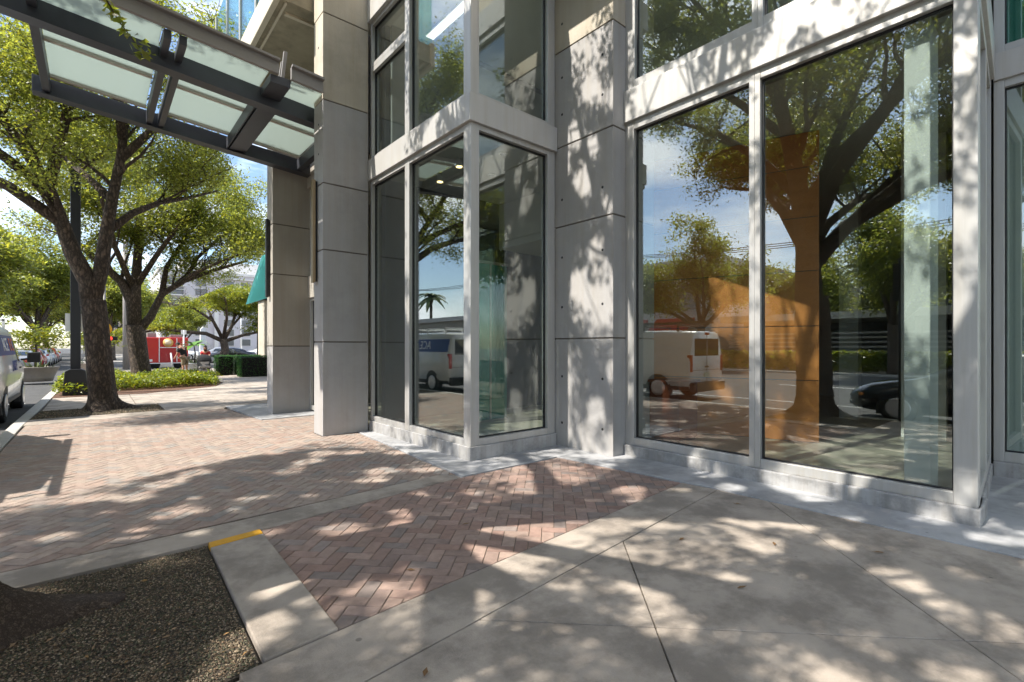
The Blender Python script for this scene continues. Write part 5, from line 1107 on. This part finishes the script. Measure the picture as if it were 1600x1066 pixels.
def person(label, loc, rz, H, lean, top, bottom, short, hair_long, look, arms, backarm=True):
    """x = facing; lean bends the trunk forward; look bends the head; arms = (elbow dx,dz, hand dx,dz)"""
    t = thing("person", label, "person", (0, 0, 0)); s = H / 1.75
    hp = Vector((0, 0, .93)); ch = hp + Vector((math.sin(lean) * .34, 0, math.cos(lean) * .34)); sh = hp + Vector((math.sin(lean * 1.15) * .50, 0, math.cos(lean * 1.15) * .50))
    nk = sh + Vector((math.sin(lean + .3) * .10, 0, math.cos(lean + .3) * .10)); hd = nk + Vector((math.sin(look) * .14, 0, math.cos(look) * .14)); tp = hd + Vector((math.sin(look) * .09, 0, math.cos(look) * .09))
    J = {'pel': (*hp, (.12, .16)), 'wst': (*(hp.lerp(ch, .5)), (.105, .145)), 'ch': (*ch, (.12, .17)), 'sh': (*sh, (.085, .13)), 'nk': (*nk, .055), 'hd': (*hd, (.095, .078)), 'tp': (*tp, (.08, .07)), 'chin': (hd.x + .07 * math.cos(look), 0, hd.z - .06, .045), 'nose': (hd.x + .105 * math.cos(look), 0, hd.z - .0, .016)}
    E = [('pel', 'wst'), ('wst', 'ch'), ('ch', 'sh'), ('sh', 'nk'), ('nk', 'hd'), ('hd', 'tp'), ('hd', 'chin'), ('hd', 'nose')]
    for q, y in (('l', 1), ('r', -1)):
        J['hip' + q] = (0, .095 * y, .88, .09); J['kn' + q] = (.02 * y, .1 * y, .49, .058); J['an' + q] = (-.02 + .02 * y, .1 * y, .09, .04); J['to' + q] = (.14 + .02 * y, .12 * y, .035, .035)
        J['so' + q] = (sh.x, .19 * y, sh.z - .02, .058); J['el' + q] = (sh.x + arms[0], .23 * y, sh.z + arms[1], .042); J['wr' + q] = (sh.x + arms[2], .17 * y, sh.z + arms[3], .03)
        hx_, hz_ = arms[2] - arms[0], arms[3] - arms[1]; hl = math.hypot(hx_, hz_); ux, uz = hx_ / hl, hz_ / hl
        J['pa' + q] = (sh.x + arms[2] + ux * .07, .165 * y, sh.z + arms[3] + uz * .07, .032)
        E += [('pel', 'hip' + q), ('hip' + q, 'kn' + q), ('kn' + q, 'an' + q), ('an' + q, 'to' + q), ('sh', 'so' + q), ('so' + q, 'el' + q), ('el' + q, 'wr' + q), ('wr' + q, 'pa' + q)]
        for f in range(4):
            J['f%d' % f + q] = (sh.x + arms[2] + ux * (.12 + .01 * (f in (1, 2))), y * (.14 + .016 * f), sh.z + arms[3] + uz * .12 - .01, .0085); E.append(('pa' + q, 'f%d' % f + q))
        J['th' + q] = (sh.x + arms[2] + ux * .07 + uz * -.03, y * .125, sh.z + arms[3] + uz * .07 + .02, .009); E.append(('wr' + q, 'th' + q))
    skin_body("body", J, E, M['skin'], t, loc, rz)
    g = lambda r, k=.018: tuple(x + k for x in r) if hasattr(r, '__len__') else r + k
    TJ = {k: (*J[k][:3], g(J[k][3])) for k in ('pel', 'wst', 'ch', 'sh')}; TE = [('pel', 'wst'), ('wst', 'ch'), ('ch', 'sh')]
    for q in 'lr':
        a, b = Vector(J['so' + q][:3]), Vector(J['el' + q][:3]); m_ = a.lerp(b, .75); TJ['so' + q] = (*a, .076); TJ['sl' + q] = (*m_, .066); TE += [('sh', 'so' + q), ('so' + q, 'sl' + q)]
    skin_body("shirt", TJ, TE, M[top], t, loc, rz)
    BJ = {'pel': (0, 0, .95, (.142, .182))}; BE = []
    for q in 'lr':
        h_, k_ = J['hip' + q], J['kn' + q]; BJ['h' + q] = (*h_[:3], .115); kk = (k_[0], k_[1], k_[2] + (.04 if short else -.3)); BJ['k' + q] = (*kk, .095 if short else .07); BE += [('pel', 'h' + q), ('h' + q, 'k' + q)]
    skin_body("shorts" if short else "trousers", BJ, BE, M[bottom], t, loc, rz)
    h = MB(); c = hd.lerp(tp, .55); h.ell((c.x - .02, 0, c.z + .015), (.105, .092, .10), 14)
    if hair_long: h.ell((c.x - .055, 0, c.z - .12), (.075, .105, .18), 12)
    h.build("hair", M['hair'], t, world=False)
    for y in (1, -1):
        e = MB(); e.ell((hd.x + .088 * math.cos(look), .034 * y, hd.z + .022 - .05 * math.sin(look)), (.012, .014, .01), 8); e.build("eye", M['hair'], t, world=False)
        e = MB(); e.ell((hd.x, .08 * y, hd.z - .005), (.022, .012, .032), 8); e.build("ear", M['skin'], t, world=False)
    fe = MB(); fe.ell((hd.x + .108 * math.cos(look), 0, hd.z - .045 - .03 * math.sin(look)), (.008, .024, .007), 8); fe.build("mouth", M['red_cloth'], t, world=False)
    sm_ = MB()
    for y in (1, -1): sm_.ell((.05 + .02 * y, .11 * y, .04), (.14, .05, .05), 10)
    sm_.build("shoes", M['black_plastic'], t, world=False)
    t.scale = (s, s, s); t.location = loc; t.rotation_euler.z = rz; return t
ph = math.atan2(.651, -.759)
person("man in a black t shirt and khaki shorts bending his head, standing by the planter", (3.35, 28.7, 0), ph, 1.74, .28, 'shirt', 'khaki', True, False, .95, (.06, -.28, .2, -.44))
person("dark haired woman in a red top standing behind the black pushchair", (4.35, 29.3, 0), ph + 1.9, 1.52, .25, 'red_cloth', 'shirt', False, True, .35, (.1, -.25, .33, -.38))
pc = thing("pushchair", "black hooded pushchair with a grey seat in front of the woman in red", "pushchair", (4.15, 28.5, 0))
hd_ = MB()
for i in range(7):
    a0, a1 = math.pi * i / 12, math.pi * (i + 1) / 12
    v = []
    for a in (a0, a1):
        for k in range(9): b = -1 + k / 4; v.append((4.15 + .30 * b, 28.72 - .36 * math.cos(a) * (1 - .15 * b * b), .72 + .36 * math.sin(a) * (1 - .22 * b * b)))
    hd_.add(v, [(k, k + 1, 9 + k + 1, 9 + k) for k in range(8)], 0, True)
hd_.build("hood", M['shirt'], pc)
MB().extr([(28.2, .42), (28.75, .36), (28.95, .8), (28.87, .84), (28.68, .46), (28.2, .52)], lambda a, b, q: (q, a, b), 3.9, 4.4).build("seat", M['gutter'], pc, bevel=.02)
fr_ = MB()
for x in (3.88, 4.42): fr_.tube([(x, 28.15, .18), (x, 28.7, .6), (x, 29.1, 1.02)], .016, 8).tube([(x, 28.95, .14), (x, 28.55, .5)], .016, 8)
fr_.tube([(3.88, 29.1, 1.02), (4.42, 29.1, 1.02)], .018, 8); fr_.build("frame", M['black_plastic'], pc)
for x in (3.86, 4.44):
    for y, r in ((28.15, .11), (28.95, .14)): MB().lathe([(r * .5, -.02), (r, -.02), (r, .02), (r * .5, .02)], (x, y, r), 'x', 18).build("wheel", M['tyre'], pc)
MB().box(3.92, 28.3, .18, 4.38, 28.8, .34).build("basket", M['gutter'], pc, bevel=.03)

# ------------------------------------------------------------------ buildings in the distance and across the road
def block(name, label, cat, x0, y0, x1, y1, h, wallm, wins, win_wh, face, trimz=(), roofm='apart2'):
    t = thing(name, label, cat, ((x0 + x1) / 2, (y0 + y1) / 2, 0)); MB().box(x0, y0, -.1, x1, y1, h).build("wall", M[wallm], t)
    MB().box(x0 - .3, y0 - .3, h, x1 + .3, y1 + .3, h + .5).build("roof", M[roofm], t)
    for (a, z, k) in wins:
        ww, wh = win_wh
        if k == 'b': ww *= 1.7
        if face == 'S':
            f = MB().box(a - ww / 2 - .1, y0 - .1, z - .1, a + ww / 2 + .1, y0 - .012, z + wh + .1).build("window", M['apart2' if k != 'b' else 'apart'], t); m = MB().box(a - ww / 2, y0 - .13, z, a + ww / 2, y0 - .11, z + wh)
            m.build("pane", M['apart_win'], f)
            if k == 'b': MB().box(a - ww / 2 - .2, y0 - 1.1, z - .35, a + ww / 2 + .2, y0 - .14, z - .12).box(a - ww / 2 - .2, y0 - 1.12, z + .9, a + ww / 2 + .2, y0 - 1.06, z + .98).build("balcony", M['apart2'], t)
        else:
            f = MB().box(x1 + .012, a - ww / 2 - .1, z - .1, x1 + .1, a + ww / 2 + .1, z + wh + .1).build("window", M['apart2'], t); MB().box(x1 + .11, a - ww / 2, z, x1 + .13, a + ww / 2, z + wh).build("pane", M['apart_win'], f)
    return t
ws_ = [(x, z, k) for x, k in ((12.7, 'b'), (17.5, ''), (22.9, ''), (26.3, ''), (32, ''), (37, ''), (43, '')) for z in (1.6, 3.8, 6.0, 8.2, 10.4, 12.6, 14.6)]
AP = block("apartment_block", "pale grey apartment block with dark windows far behind the spreading tree", "building", 10.3, 125, 62, 150, 17.5, 'apart', ws_, (2.0, 1.45), 'S')
MB().box(20.0, 124.3, 0, 20.8, 124.99, 16.5).build("pier", M['apart2'], AP); MB().box(15, 132, 18.0, 40, 148, 21.5).build("penthouse", M['apart2'], AP); MB().box(10.1, 124.4, 16.5, 62.3, 124.98, 16.8).build("cornice", M['apart2'], AP)
block("apartment_block", "cream low wing standing left of the pale apartment block", "building", -2, 138, 10.1, 152, 12, 'concrete_cream', [(x, z, '') for x in (0, 3, 6, 8.8) for z in (2, 5.5, 9)], (1.8, 1.5), 'S')
# across the road (in reflection)
WB = block("shop_building", "white building with red awnings across the road, reflected in the left window", "building", -44, 19, -27, 34, 8.4, 'apart2', [(y, z, '') for y in (21.5, 26, 30.5) for z in (4.6,)], (2.2, 2.2), 'E')
for y in (21, 25.5, 30): MB().extr([(-26.98, 3.9), (-25.6, 2.9), (-25.6, 2.75), (-26.98, 3.6)], lambda a, b, q: (a, q, b), y, y + 3.6).build("awning", M['red_cloth'], WB); MB().box(-26.99, y + .2, .1, -26.9, y + 3.2, 2.6).build("shop_window", M['apart_win'], WB)
GR = thing("carport", "low dark carport with a pale roof edge across the road, reflected behind the black car", "building", (-28, 4, 0))
MB().box(-36, -16, 3.3, -25.4, 18, 3.75).build("roof", M['apart2'], GR); MB().box(-35.8, -15.8, -.02, -32, 17.8, 3.29).build("wall", M['dark_int'], GR)
for y in range(-14, 18, 5): MB().box(-25.9, y, -.02, -25.6, y + .3, 3.29).build("post", M['gutter'], GR)
for k in range(7): MB().box(-25.75, -15.5, .5 + k * .3, -25.7, 17.5, .62 + k * .3).build("screen_slat", M['gutter'], GR)
MB().box(-60, -16, 3.76, -40, 17, 7).build("rear_wall", M['apart'], GR)
for y in range(-14, 16, 4): 
    f = MB().box(-39.98, y, 4.6, -39.9, y + 2.6, 6.6).build("window", M['apart2'], GR); MB().box(-39.89, y + .12, 4.72, -39.86, y + 2.48, 6.48).build("pane", M['apart_win'], f)
LB = block("low_building", "long low flat roofed building across the road, reflected in the bay window", "building", -50, 38, -26, 90, 4.6, 'concrete_warm', [(y, 1, '') for y in (42, 48, 54, 60, 66, 72, 78)], (3.2, 2.0), 'E')
for i, z in enumerate((8.2, 8.9)):
    pass
ug = thing("utility_line", "dark overhead wires strung along the far pavement, reflected in the bay window", "wires", (-23.5, 20, 0))
for y in (-10, 25, 60, 95): MB().tube([(-23.5, y, -.02), (-23.5, y, 9.5)], [.16, .11], 8).build("pole", M['wood_pole'], ug); MB().bar((-24.4, y, 9.0), (-22.6, y, 9.0), .1, .12).build("crossarm", M['wood_pole'], ug)
wr = MB()
for y in (-10, 25, 60):
    for x in (-24.3, -23.5, -22.7):
        wr.tube([(x, y + 35 * k / 8, 9.1 - 1.0 * (1 - (k / 4 - 1) ** 2)) for k in range(9)], .025, 4)
wr.build("wire", M['post_black'], ug)
